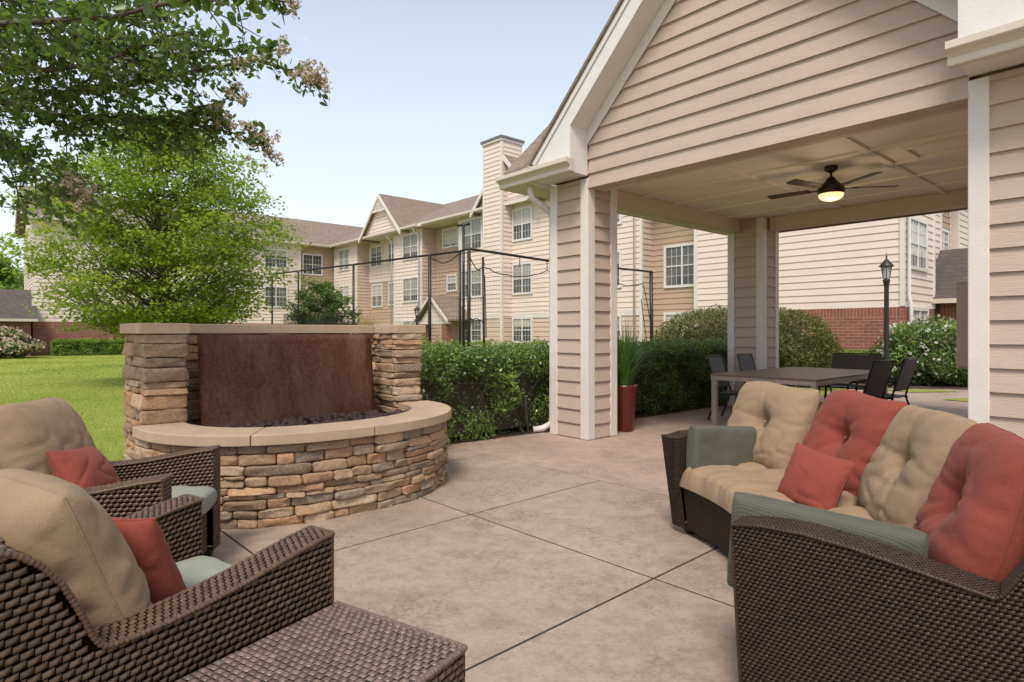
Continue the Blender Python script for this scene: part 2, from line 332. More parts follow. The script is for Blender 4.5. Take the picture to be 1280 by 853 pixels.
def leaves(name, mat, C, size, parent=None, N=None, spread=1.0, aspect=.55, col=None, droop=0, oval=False):
    """one folded quad per leaf at the given centres"""
    C = np.asarray(C, float); n = len(C); size = np.asarray(size, float) * (np.ones(n) if np.ndim(size) == 0 else 1) * rng.uniform(.7, 1.25, n)
    nr = rng.normal(size=(n, 3)) * spread
    if N is not None: nr += np.asarray(N)
    nr /= np.linalg.norm(nr, axis=1)[:, None] + 1e-9
    d = rng.normal(size=(n, 3)); d[:, 2] -= droop; d -= nr * (d * nr).sum(1)[:, None]; d /= np.linalg.norm(d, axis=1)[:, None] + 1e-9
    e = np.cross(nr, d); hw = size[:, None] * aspect * .5; L = size[:, None]
    P = np.stack([C - d * L * .5, C + e * hw - nr * hw * .25, C + d * L * .5, C - e * hw - nr * hw * .25], 1)
    if oval:      # six points, two quads folded along the midrib
        w_ = e * hw; P = np.stack([C - d * L * .5, C + w_ * .9 - d * L * .18 - nr * hw * .3, C + w_ * .8 + d * L * .2 - nr * hw * .3, C + d * L * .5 - nr * L * .08, C - w_ * .8 + d * L * .2 - nr * hw * .3, C - w_ * .9 - d * L * .18 - nr * hw * .3], 1)
        b = np.arange(n)[:, None] * 6; Q = np.concatenate([b + np.array([[0, 1, 2, 3]]), b + np.array([[0, 3, 4, 5]])]); c = rng.uniform(0, 1, n) if col is None else np.asarray(col); return mesh_np(name, P, Q, mat, parent, np.repeat(np.clip(c, 0, 1), 6))
    Q = np.arange(4 * n).reshape(n, 4)
    c = rng.uniform(0, 1, n) if col is None else np.asarray(col)
    return mesh_np(name, P, Q, mat, parent, np.repeat(np.clip(c, 0, 1), 4))
def blob_pts(n, c, r, shell=.75, flat_bottom=None, lump=.18, seed=0):
    """points in the outer part of a lumpy ellipsoid"""
    d = rng.normal(size=(n, 3)); d /= np.linalg.norm(d, axis=1)[:, None]
    k = 1 + lump * (np.sin(d[:, 0] * 5 + seed) * np.sin(d[:, 1] * 6 + seed * 2) + np.sin(d[:, 2] * 7 + seed * 3) * .6)
    rad = rng.uniform(shell ** 3, 1, n) ** (1 / 3) * k
    P = np.array(c) + d * rad[:, None] * np.array(r); return P, d

# ------------------------------------------------------------------ ground
def sheet(name, poly, z, mat, label):
    mb = MB(); mb.add([(x, y, z) for x, y in poly], [tuple(range(len(poly)))]); o = mb.build(name, mat); o['kind'] = 'structure'; o['label'] = label; return o
sheet('ground', [(-400, -40), (400, -40), (400, 600), (-400, 600)], -.03, 'lawn_soil', 'mown lawn stretching to the buildings')
# the patio: slabs with open joints on a dark bed
JU = np.array([math.sin(R(47)), math.cos(R(47))]); JV = np.array([-JU[1], JU[0]])
P1 = np.array([-.304, 4.451]); 
def J(u, v): p = P1 + u * JU + v * JV; return float(p[0]), float(p[1])
pav_poly = [W(-.72, -1.45), W(-.74, 6.6), W(1.2, 8.2), W(9, 8.2), W(9, -4.5), W(3.2, -4.3)]
sheet('patio_bed', [J(-7.5, 2.96), J(1.51, 2.96), J(1.51, -6), J(-7.5, -6)], .0030, 'joint_dark', 'dark bed under the patio joints')
mb = MB(); us = [-7.4, -5.95, -4.45, -2.95, -1.465, 0, 1.505]; vsj = [-5.9, -4.4, -2.95, -1.58, 0, 1.58, 2.95]
for i in range(len(us) - 1):
    for k in range(len(vsj) - 1):
        g = .007
        pl = [J(us[i] + g, vsj[k] + g), J(us[i + 1] - g, vsj[k] + g), J(us[i + 1] - g, vsj[k + 1] - g), J(us[i] + g, vsj[k + 1] - g)]
        mb.prism_z(pl, -.029, .006)
pt = mb.build('patio', 'concrete', bevel=.004); tag(pt, 'mottled tan concrete patio scored into square slabs', kind='structure')
gq = [J(1.515, 2.35), J(1.515, -6), (9.0, -1.5), W(9, 8.3), W(1.0, 8.3), W(-.62, 7.2), W(-.76, 4), W(-.78, .3), W(-.9, -1.2)]
sheet('pavilion_floor', gq, .0, 'concrete_pink', 'pinkish concrete floor under the pavilion')
sheet('path', [W(-.4, 8.0), W(9, 8.1), W(12, 16), W(4.6, 15.4), W(1.7, 11.9), W(-.6, 10.2)], -.006, 'concrete', 'pale concrete path leading off beyond the pavilion')
sheet('mulch_bed', [W(-.6, -2.0), W(-.6, 7.4), W(-2.6, 7.4), W(-2.6, -2.0)], -.018, 'mulch', 'brown mulch under the clipped hedge')
sheet('mulch_bed', [W(-2.4, 9.6), W(-.7, 10.3), W(1.6, 12.0), W(4.5, 15.5), W(-2, 17)], -.014, 'mulch', 'brown mulch bed around the white rose bush')
sheet('grass_strip', [W(.1, 10.2), W(.75, 9.9), W(1.45, 10.9), W(.75, 11.0)], .006, 'lawn_soil', 'small bright grass patch by the path')
sheet('grass_strip', [W(1.6, 8.7), W(2.6, 8.6), W(2.9, 9.4), W(1.9, 9.5)], .006, 'lawn_soil', 'thin grass sliver beside the path')

# lawn blades where the lawn lies close enough to show them
n = 120000; bx = rng.uniform(-32, -1.5, n); by = 4.6 + rng.uniform(0, 1, n) ** 1.7 * 31
loc = np.stack([bx, by], 1) - C0; ls = loc @ SX; ltt = loc @ TY
keep = (bx / by > -.95) & (bx / by < -.35) & ~((ls > -1.3) & (ltt > -9)); bx, by = bx[keep], by[keep]; n = len(bx)
h = rng.uniform(.016, .036, n); an = rng.uniform(0, 6.28, n); wd = .004 + by * .0005
ox, oy = np.cos(an) * wd, np.sin(an) * wd; lx, ly = rng.normal(0, .018, n), rng.normal(0, .018, n)
V = np.stack([np.stack([bx - ox, by - oy, np.full(n, -.03)], 1), np.stack([bx + ox, by + oy, np.full(n, -.03)], 1), np.stack([bx + lx, by + ly, h - .03], 1)], 1)
pn = np.array([noise.noise((x * .28, y * .28, 0)) for x, y in zip(bx, by)])
g = mesh_np('grass', V, np.arange(3 * n).reshape(n, 3), 'grass_blade', None, np.repeat(np.clip(0.55 + pn * .9 + rng.normal(0, .10, n), 0, 1), 3)); tag(g, 'short mown lawn grass with drier yellow patches', 'grass', kind='stuff')
# ------------------------------------------------------------------ pavilion (local x along the gable front, y into depth)
pav = empty('pavilion', 'beige lap sided pavilion with steep front gable and square columns', 'pavilion', (C0[0], C0[1], 0), ROT)
OP = 3.849; ZB = 3.13
def column(s0, s1, t0, t1, ztop, label=None):
    mb = MB(); q = .022
    mb.box(s0 + .03, s1 - .03, t0 + .03, t1 - .03, 0.0, ztop)
    for face, d, a, b in (('F', t0 + q, s0 + .1, s1 - .1), ('B', t1 - q, s0 + .1, s1 - .1), ('S', s1 - q, t0 + .1, t1 - .1), ('W', s0 + q, t0 + .1, t1 - .1)):
        siding(mb, face, d, a, b, .012, ztop, .178, .026 if face in 'FS' else .024)
    c = mb.build('column', 'siding_pav', pav, label=label); wd = .125
    for a in (0, 1):
        for b in (0, 1):
            x0, x1 = (s0 - .006, s0 + wd) if a == 0 else (s1 - wd, s1 + .006); y0, y1 = (t0 - .006, t0 + wd) if b == 0 else (t1 - wd, t1 + .006)
            box('corner_trim', 'white_trim', c, x0, x1, y0, y1, .004, ztop - .002, bevel=.006)
column(-.66, 0, 0, .56, 3.262); column(-.66, 0, 4.543, 5.12, 3.357)
column(OP, OP + .66, 0, .56, 3.262); column(OP, OP + .66, 4.543, 5.12, 3.357)
# gable wall
lo = lambda z: max(0.001, z - 3.76); hi = lambda z: min(OP - .001, OP - (z - 3.76))
mb = siding(MB(), 'F', .016, 0, OP, ZB, 5.6, .178, .026, lo, hi)
mb.prism_y([(.001, ZB), (OP - .001, ZB), (OP - .001, 3.7), (OP / 2, 5.6), (.001, 3.7)], .0185, .20)
gw = mb.build('gable_wall', 'siding_pav', pav)
def chev(inner, outer, mat, name, y0, y1, s_lo=0.0, parent=pav, bev=.004):
    """board following both slopes of the gable between two lines z = c + s"""
    for side in (0, 1):
        poly = [(s_lo, inner + s_lo), (s_lo, outer + s_lo), (OP / 2, outer + OP / 2), (OP / 2, inner + OP / 2)]
        if side: poly = [(OP - x, z) for x, z in poly][::-1]
        MB().prism_y(poly, y0, y1).build(name, mat, parent, bevel=bev)
chev(3.66, 3.836, 'white_trim', 'frieze_board', -.030, -.0105)
chev(3.838, 3.872, 'white_trim', 'rake_soffit', -.300, .010)
chev(3.838, 4.168, 'white_paint', 'barge_board', -.326, -.302)
for side in (0, 1):
    po = [(-.70, 3.285), (0.0, 3.285), (0.0, 3.838), (0.0, 4.166), (-.70, 3.462)]
    pb = [(-.66, 3.505), (0, 4.165), (0, 4.075), (-.60, 3.475)]
    if side: po = [(OP - x, z) for x, z in po][::-1]; pb = [(OP - x, z) for x, z in pb][::-1]
    MB().prism_y(po, -.324, -.004).build('cornice_return', 'white_paint', pav, bevel=.004)
    MB().prism_y(pb, -.345, -.3255).build('rake_moulding', 'white_paint', pav, bevel=.003)
chev(4.075, 4.168, 'white_paint', 'rake_moulding', -.346, -.3275)
# roofs: slabs of shingle; the main ridge runs along the front, the gable roof crosses it
def slope_slab(mb, x0, x1, y0, z0, y1, z1, th=.05):
    mb.prism_x([(y0, z0), (y1, z1), (y1, z1 + th), (y0, z0 + th)], x0, x1)
rm = MB()
for k in range(26):                       # shingle courses of the left front slope, lapped
    y0 = -.47 + k * .118
    for a, b_ in ((-1.06, -.69),) if y0 < -.24 else ((-1.06, -.02),):
        rm.prism_x([(y0, 3.424 + k * .118), (y0 + .13, 3.424 + k * .118 + .13), (y0 + .13, 3.424 + k * .118 + .145), (y0, 3.424 + k * .118 + .022)], a, b_)
slope_slab(rm, OP + .69, OP + 1.6, -.47, 3.424, -.05, 3.844); slope_slab(rm, OP + .021, OP + .689, -.30, 3.594, -.0505, 3.8435); slope_slab(rm, OP + .02, OP + 1.6, -.05, 3.845, 2.55, 6.445)
slope_slab(rm, -.021, OP + .021, .30, 4.19, 2.55, 6.44); rm.prism_x([(2.55, 6.43), (5.75, 3.23), (5.75, 3.28), (2.55, 6.48)], -1.06, OP + 1.6)
for side in (0, 1):
    poly = [(-.68, 3.49), (OP / 2, 3.49 + .68 + OP / 2), (OP / 2, 3.535 + .68 + OP / 2), (-.70, 3.52)]
    if side: poly = [(OP - x, z) for x, z in poly][::-1]
    rm.prism_y(poly, -.375, 2.6)
rm.build('roof', 'shingle', pav)
# left gable end, verge, soffits, gutters
MB().prism_x([(-.30, 3.30), (5.4, 3.30), (5.4, 3.6), (2.55, 6.38), (-.30, 3.56)], -.64, -.60).build('end_wall', 'siding_pav', pav)
MB().prism_x([(-.30, 3.30), (5.4, 3.30), (5.4, 3.6), (2.55, 6.38), (-.30, 3.56)], OP + 1.40, OP + 1.44).build('end_wall', 'siding_pav', pav)
box('soffit', 'white_trim', pav, -1.20, -.664, -.326, 5.5, 3.268, 3.284)
box('soffit', 'white_trim', pav, OP + .664, OP + 1.5, -.326, 5.5, 3.268, 3.284)
box('fascia', 'white_trim', pav, -1.215, -1.201, -.326, 5.5, 3.262, 3.44)
gp = [(-.328, 3.268), (-.395, 3.268), (-.402, 3.285), (-.40, 3.32), (-.425, 3.345), (-.462, 3.365), (-.468, 3.372), (-.468, 3.424), (-.452, 3.430), (-.440, 3.418), (-.328, 3.418)]
for a, b_ in ((-1.235, .075), (OP - .045, OP + 1.5)):
    g = MB().prism_x(gp, a, b_).build('gutter', 'gutter_paint', pav, bevel=.003)
MB().tube([(-.79, -.24, 3.28), (-.79, -.235, 3.17), (-.785, -.20, 3.10), (-.755, -.02, 3.01), (-.735, .07, 2.95), (-.725, .10, 2.86), (-.725, .10, .20), (-.735, .09, .12), (-.80, .0, .06), (-.88, -.10, .035)], .042, 12).build('downspout', 'white_trim', pav, True)
# beams and ceiling
box('beam', 'beam_paint', pav, -.612, -.412, .572, 4.53, ZB, 3.357, bevel=.008)
box('beam', 'beam_paint', pav, .012, OP - .012, 4.74, 4.95, ZB, 3.357, bevel=.008)
box('beam', 'beam_paint', pav, OP + .20, OP + .40, .572, 4.53, ZB, 3.357, bevel=.008)
box('beam', 'beam_paint', pav, .004, OP - .004, .203, .30, ZB + .004, 3.357, bevel=.006)
ce = box('ceiling', 'ceiling_paint', pav, -.60, OP + .40, .205, 4.94, 3.36, 3.40)
mb = MB()
for s in (1.18, 2.58): mb.box(s - .04, s + .04, .302, 4.735, 3.332, 3.3595)
for t in (.95, 1.70, 2.50, 3.32, 4.10):
    for a, b_ in ((-.40, 1.13), (1.23, 2.53), (2.63, OP + .19)): mb.box(a - .009, b_ + .009, t - .035, t + .035, 3.334, 3.3595)
mb.build('batten', 'ceiling_paint', ce, bevel=.003)
mb = MB()
mb.box(2.84, 3.64, 1.90, 1.95, 3.335, 3.3595).box(2.84, 3.64, 2.40, 2.45, 3.335, 3.3595).box(2.84, 2.89, 1.952, 2.398, 3.335, 3.3595).box(3.59, 3.64, 1.952, 2.398, 3.335, 3.3595)
mb.build('attic_hatch', 'ceiling_paint', ce, bevel=.004)
mb = siding(MB(), 'W', OP + .42, .56, 4.54, 0, ZB, .178, .022); siding(mb, 'S', OP + .605, .56, 4.54, 0, ZB + .12, .178, .022); mb.box(OP + .425, OP + .60, .562, 4.541, 0, ZB + .118); mb.build('side_wall', 'siding_pav', pav)
# tan wall cabinet by the right column
wc = empty('wall_cabinet', 'flat tan metal cabinet hung on the inside of the right hand wall', 'cabinet', (*W(OP - .14, .95), 0), ROT)
box('cabinet_body', 'cabinet_paint', wc, -.15, .47, 0, .30, 1.02, 1.80, bevel=.008); box('cabinet_door', 'cabinet_paint', wc, -.13, .45, -.018, -.002, 1.04, 1.78, bevel=.005)

# ceiling fan
fx, fy = W(2.05, 2.10)
fan = empty('ceiling_fan', 'dark bronze five blade ceiling fan with a lit amber bowl light', 'ceiling fan', (fx, fy, 3.358), 0)
MB().lathe([(.075, 0), (.08, -.015), (.07, -.05), (.03, -.075)], n=20).build('canopy', 'bronze', fan, True)
MB().tube([(0, 0, -.06), (0, 0, -.19)], .014, 10).build('downrod', 'bronze', fan, True)
MB().lathe([(.03, -.13), (.055, -.16), (.075, -.19), (.115, -.225), (.145, -.255), (.152, -.29), (.148, -.325), (.14, -.335)], n=28).build('motor_housing', 'bronze', fan, True)
MB().lathe([(.138, -.337), (.142, -.345), (.13, -.375), (.10, -.40), (.05, -.415), (.004, -.418)], n=28).build('light_bowl', 'light_bowl', fan, True)
fl_ = bpy.data.lights.new('fan_light', 'POINT'); fl_.energy = 4; fl_.color = (1, .72, .45); fl_.shadow_soft_size = .12; flo = bpy.data.objects.new('fan_light', fl_); flo.location = (0, 0, -.55); link(flo, fan)
for k in range(5):
    an = R(-8 + 72 * k); ca, sa = math.cos(an), math.sin(an)
    def bl(pts, th, tilt=.14):
        mb = MB(); T = []; n_ = len(pts)
        for dz in (0, -th):
            for r, wv in pts: T.append((r * ca - wv * sa, r * sa + wv * ca, -.262 + wv * tilt + dz))
        mb.add(T, [tuple(range(n_)), tuple(range(2 * n_ - 1, n_ - 1, -1))] + [(i, i + n_, (i + 1) % n_ + n_, (i + 1) % n_) for i in range(n_)]); return mb
    bld = bl([(.24, -.055), (.72, -.07), (.745, -.05), (.745, .05), (.72, .07), (.24, .055)], .008).build('blade', 'blade_wood', fan)
    bl([(.12, -.02), (.20, -.02), (.27, -.045), (.31, -.03), (.31, .03), (.27, .045), (.20, .02), (.12, .02)], .006).build('blade_iron', 'bronze', bld).location.z = -.0085

# ------------------------------------------------------------------ stacked stone fountain
fo = empty('fountain', 'stacked stone fountain with rusted steel water panel and curved stone basin', 'fountain', (C0[0], C0[1], 0), ROT)
def templ(nx, ny, nz):
    """surface grid of a unit cube [-1,1]^3"""
    idx = {}; V = []; Q = []
    def vid(p):
        k = tuple(np.round(p, 4))
        if k not in idx: idx[k] = len(V); V.append(p)
        return idx[k]
    def face(o, u, v, nu, nv):
        for i in range(nu):
            for j in range(nv):
                q = [o + u * (i / nu) + v * (j / nv), o + u * ((i + 1) / nu) + v * (j / nv), o + u * ((i + 1) / nu) + v * ((j + 1) / nv), o + u * (i / nu) + v * ((j + 1) / nv)]
                Q.append([vid(p) for p in q])
    X, Y, Z_ = np.eye(3) * 2
    m = -np.ones(3)
    face(m, X, Z_, nx, nz); face(m + Y, Z_, X, nz, nx); face(m, Z_, Y, nz, ny); face(m + X, Y, Z_, ny, nz); face(m, Y, X, ny, nx); face(m + Z_, X, Y, nx, ny)
    return np.array(V), np.array(Q)
TV, TQ = templ(9, 3, 6)
PAL = np.array([(.42, .28, .165), (.34, .22, .125), (.47, .34, .225), (.30, .22, .155), (.43, .235, .10), (.25, .185, .14), (.52, .39, .275), (.38, .28, .20), (.46, .29, .16), (.36, .20, .095), (.40, .25, .13), (.32, .285, .25), (.25, .225, .20), (.37, .205, .105), (.50, .41, .31)])
class Stones:
    def __init__(s): s.V = []; s.Q = []; s.C = []; s.n = 0
    def stone(s, fn, l0, l1, z0, z1, d0, d1):
        """block spanning l0..l1, z0..z1 on a face given by fn(l, depth, z); depth 0 at the face, + outward"""
        v = np.sign(TV) * np.abs(TV) ** np.array([.55, 1.0, .6])
        rr = np.linalg.norm(v[:, [0, 2]], axis=1)
        p = v.copy(); k = random.choice((6, 9, 13, 18, 5)); nrm = (np.abs(v[:, 0]) ** k + np.abs(v[:, 2]) ** k) ** (1 / k); f_ = np.where(nrm > 1, 1 / np.maximum(nrm, 1e-6), 1)
        p[:, 0] *= f_; p[:, 2] *= f_
        front = np.clip((v[:, 1] + 1) / 2, 0, 1); edge = np.maximum(np.abs(v[:, 0]) ** 14, np.abs(v[:, 2]) ** 9)
        bul = random.uniform(-.4, 1) ; sd_ = random.uniform(0, 99)
        L = (l0 + l1) / 2 + p[:, 0] * (l1 - l0) / 2; Zz = (z0 + z1) / 2 + p[:, 2] * (z1 - z0) / 2
        tx, tz = random.uniform(-.012, .012), random.uniform(-.010, .010); D = d0 + (d1 - d0) * front - edge * front * random.uniform(.003, .009) + front * (tx * p[:, 0] + tz * p[:, 2])
        nz_ = np.array([noise.fractal((a * 14 + sd_, b_ * 22, c * 14), 1.0, 2.0, 3) for a, b_, c in zip(L, Zz, D)])
        nl = np.array([noise.noise((a * 9 + sd_, b_ * 9, 3.3)) for a, b_ in zip(L, Zz)])
        D = D + nz_ * .016 * front; Zz = Zz + nl * .007 * np.abs(p[:, 2]); L = L + nz_ * .006
        P = np.array([fn(a, d, z) for a, d, z in zip(L, D, Zz)]); s.V.append(P); s.Q.append(TQ + s.n); s.n += len(P)
        c = PAL[random.randrange(len(PAL))] * np.array([1.15, 1.0, .82]) * random.uniform(.50, 1.28); s.C.append(np.tile(c, (len(P), 1)))
    def build(s, name, parent): return mesh_np(name, np.concatenate(s.V), np.concatenate(s.Q), 'stone', parent, np.concatenate(s.C), True)
def pack(l0, l1, z0, z1, out, hmax=.080, wmax=.48, lvl=0):
    w_, h_ = l1 - l0, z1 - z0
    if h_ > hmax and (h_ > .19 or random.random() < .93 or w_ > 3.0 * h_):
        if w_ > 1.15 and lvl < 5 and random.random() < .75: c = l0 + w_ * random.uniform(.38, .62); pack(l0, c, z0, z1, out, hmax, wmax, lvl + 1); pack(c, l1, z0, z1, out, hmax, wmax, lvl + 1); return
        c = z0 + h_ * random.uniform(.34, .66); pack(l0, l1, z0, c, out, hmax, wmax, lvl + 1); pack(l0, l1, c, z1, out, hmax, wmax, lvl + 1); return
    if w_ > wmax * random.uniform(.55, 1.1) and w_ > .2: c = l0 + w_ * random.uniform(.34, .66); pack(l0, c, z0, z1, out, hmax, wmax, lvl + 1); pack(c, l1, z0, z1, out, hmax, wmax, lvl + 1); return
    out.append((l0, l1, z0, z1))
FC, FS = -3.52, -.20        # centre of the basin on the front line of the piers
def ell(a, b_, e, ph):
    c, s_ = math.cos(ph), math.sin(ph); k = 2 / e
    return FS + a * math.copysign(abs(c) ** k, c), FC + b_ * math.copysign(abs(s_) ** k, s_)
def curve(a, b_, e=2.25, n=400, p0=-90, p1=90):
    P = np.array([ell(a, b_, e, R(p0 + (p1 - p0) * i / n)) for i in range(n + 1)]); L = np.r_[0, np.cumsum(np.linalg.norm(np.diff(P, axis=0), axis=1))]; return P, L
BP, BL = curve(1.10, 1.24)
def bowl(l, d, z):
    l = min(max(l, 0), BL[-1]); x = np.interp(l, BL, BP[:, 0]); y = np.interp(l, BL, BP[:, 1]); x2 = np.interp(l + .01, BL, BP[:, 0]); y2 = np.interp(l + .01, BL, BP[:, 1])
    if l > BL[-1] - .02: x2, y2 = x, y; x1, y1 = np.interp(l - .01, BL, BP[:, 0]), np.interp(l - .01, BL, BP[:, 1])
    else: x1, y1 = x, y
    tx, ty = x2 - x1, y2 - y1; m = math.hypot(tx, ty) + 1e-9; return x + ty / m * d, y - tx / m * d, z
st = Stones(); o_ = []; random.seed(21); [pack(.02, BL[-1] - .02, za_, zb_, o_) for za_, zb_ in ((0, .13), (.13, .285), (.285, .43), (.43, .572))]
for l0, l1, z0, z1 in o_: st.stone(bowl, l0 + .0025, l1 - .0025, z0 + .002, z1 - .002, -.07, random.uniform(-.004, .036))
st.build('basin_wall', fo)
mb = MB(); nb = 80                     # mortar core and coping, both following the curve
def ring(mb, a0, b0, a1, b1, z0, z1, e=2.25, p0=-90, p1=90, n=80):
    o = len(mb.v)
    for i in range(n + 1):
        ph = R(p0 + (p1 - p0) * i / n); x0, y0 = ell(a0, b0, e, ph); x1, y1 = ell(a1, b1, e, ph)
        mb.v += [(x0, y0, z0), (x1, y1, z0), (x1, y1, z1), (x0, y0, z1)]
    for i in range(n):
        for k in range(4): mb.f.append((o + i * 4 + k, o + i * 4 + (k + 1) % 4, o + i * 4 + 4 + (k + 1) % 4, o + i * 4 + 4 + k))
    mb.f += [(o, o + 3, o + 2, o + 1), (o + n * 4, o + n * 4 + 1, o + n * 4 + 2, o + n * 4 + 3)]; return mb
ring(mb, .86, 1.0, 1.08, 1.22, 0, .574).build('basin_core', 'mortar_dark', fo)
for pa, pb in ((-90, -34), (-33.7, 2), (2.3, 44), (44.3, 90)):
    ring(MB(), .80, .95, 1.165, 1.295, .576, .65, p0=pa, p1=pb, n=30).build('coping', 'coping', fo, bevel=.006)
mb = MB(); mb.add([(*ell(.84, .98, 2.25, R(-90 + 180 * i / 40)), .50) for i in range(41)] + [(-.62, FC - .98, .50), (-.62, FC + .98, .50)], [tuple(range(41)) + (42, 41)]); mb.build('basin_floor', 'mortar_dark', fo)
# lava rocks
V_, Q_, nn = [], [], 0; LT, LQ = templ(2, 2, 2)
for k in range(420):
    ph = R(random.uniform(-88, 88)); q = random.random() ** .5; x, y = ell(.80 * q, .94 * q, 2.25, ph); r_ = random.uniform(.018, .04)
    v = LT / np.linalg.norm(LT, axis=1)[:, None] * (1 + rng.uniform(-.3, .3, (len(LT), 1))) * r_ * np.array([1.2, 1, .8]); V_.append(v + np.array([x, y, .545 + random.uniform(0, .05)])); Q_.append(LQ + nn); nn += len(v)
tag(mesh_np('lava_rocks', np.concatenate(V_), np.concatenate(Q_), 'lava', fo), kind='stuff')
# piers and back wall
def pier(name, t0, t1, s_front, s_back, z0, z1, sides=('F', 'L', 'R', 'B'), hmax=.085):
    st = Stones(); z = z0
    while z < z1 - .01:
        hh = random.choice((.05, .06, .075, .09, .11)); zt = z + hh
        if z1 - zt < .045: zt = z1
        for sd_ in sides:
            if sd_ in 'FB':
                fn = (lambda l, d, zz: (s_front + d, l, zz)) if sd_ == 'F' else (lambda l, d, zz: (s_back - d, l, zz)); a, b_ = t0 - .012, t1 + .012; wm = .40
            else:
                fn = (lambda l, d, zz: (l, t0 - d, zz)) if sd_ == 'L' else (lambda l, d, zz: (l, t1 + d, zz)); a, b_ = s_back + .02, s_front - .03; wm = .34
            l = a
            while l < b_ - .01:
                ln = wm * random.uniform(.6, 1.25); le = b_ if b_ - (l + ln) < .12 else l + ln; st.stone(fn, l + .0025, le - .0025, z + .002, zt - .002, -.06, random.uniform(-.006, .030)); l = le
        z = zt
    o = st.build(name, fo); box('pier_core', 'mortar_dark', o, s_back + .03, s_front - .03, t0 + .03, t1 - .03, z0, z1 - .002); return o
pier('pier', -4.735, -4.455, -.215, -.98, 0, 1.333); pier('pier', -2.585, -2.305, -.215, -.98, 0, 1.333)
pier('back_wall', -4.452, -2.588, -.665, -.98, 0, 1.333, ('F', 'B'))
for a, b_, f_ in ((-4.775, -4.432, -.175), (-4.429, -2.611, -.615), (-2.608, -2.262, -.175)):
    box('wall_cap', 'coping', fo, -1.03, f_, a, b_, 1.335, 1.417, bevel=.006)
mb = MB(); nzp, ntp = 14, 20
vs_ = [(-.405 + .125 * (1 - i / nzp), -4.325 + (1.56) * j / ntp, .52 + .805 * i / nzp) for i in range(nzp + 1) for j in range(ntp + 1)]
P_ = np.array(vs_); pp = np.array([[x, y, z] for x, y, z in vs_] + [[x - .012, y, z - .006] for x, y, z in vs_]); N_ = len(vs_); w1 = ntp + 1
qs = [(i * w1 + j, i * w1 + j + 1, (i + 1) * w1 + j + 1, (i + 1) * w1 + j) for i in range(nzp) for j in range(ntp)]
qs += [tuple(N_ + k for k in q[::-1]) for q in qs]
for j in range(ntp): qs += [(j + 1, j, N_ + j, N_ + j + 1), (nzp * w1 + j, nzp * w1 + j + 1, N_ + nzp * w1 + j + 1, N_ + nzp * w1 + j)]
for i in range(nzp): qs += [(i * w1, (i + 1) * w1, N_ + (i + 1) * w1, N_ + i * w1), ((i + 1) * w1 + ntp, i * w1 + ntp, N_ + i * w1 + ntp, N_ + (i + 1) * w1 + ntp)]
mesh_np('water_panel', pp, np.array(qs), 'rusted_steel', fo)
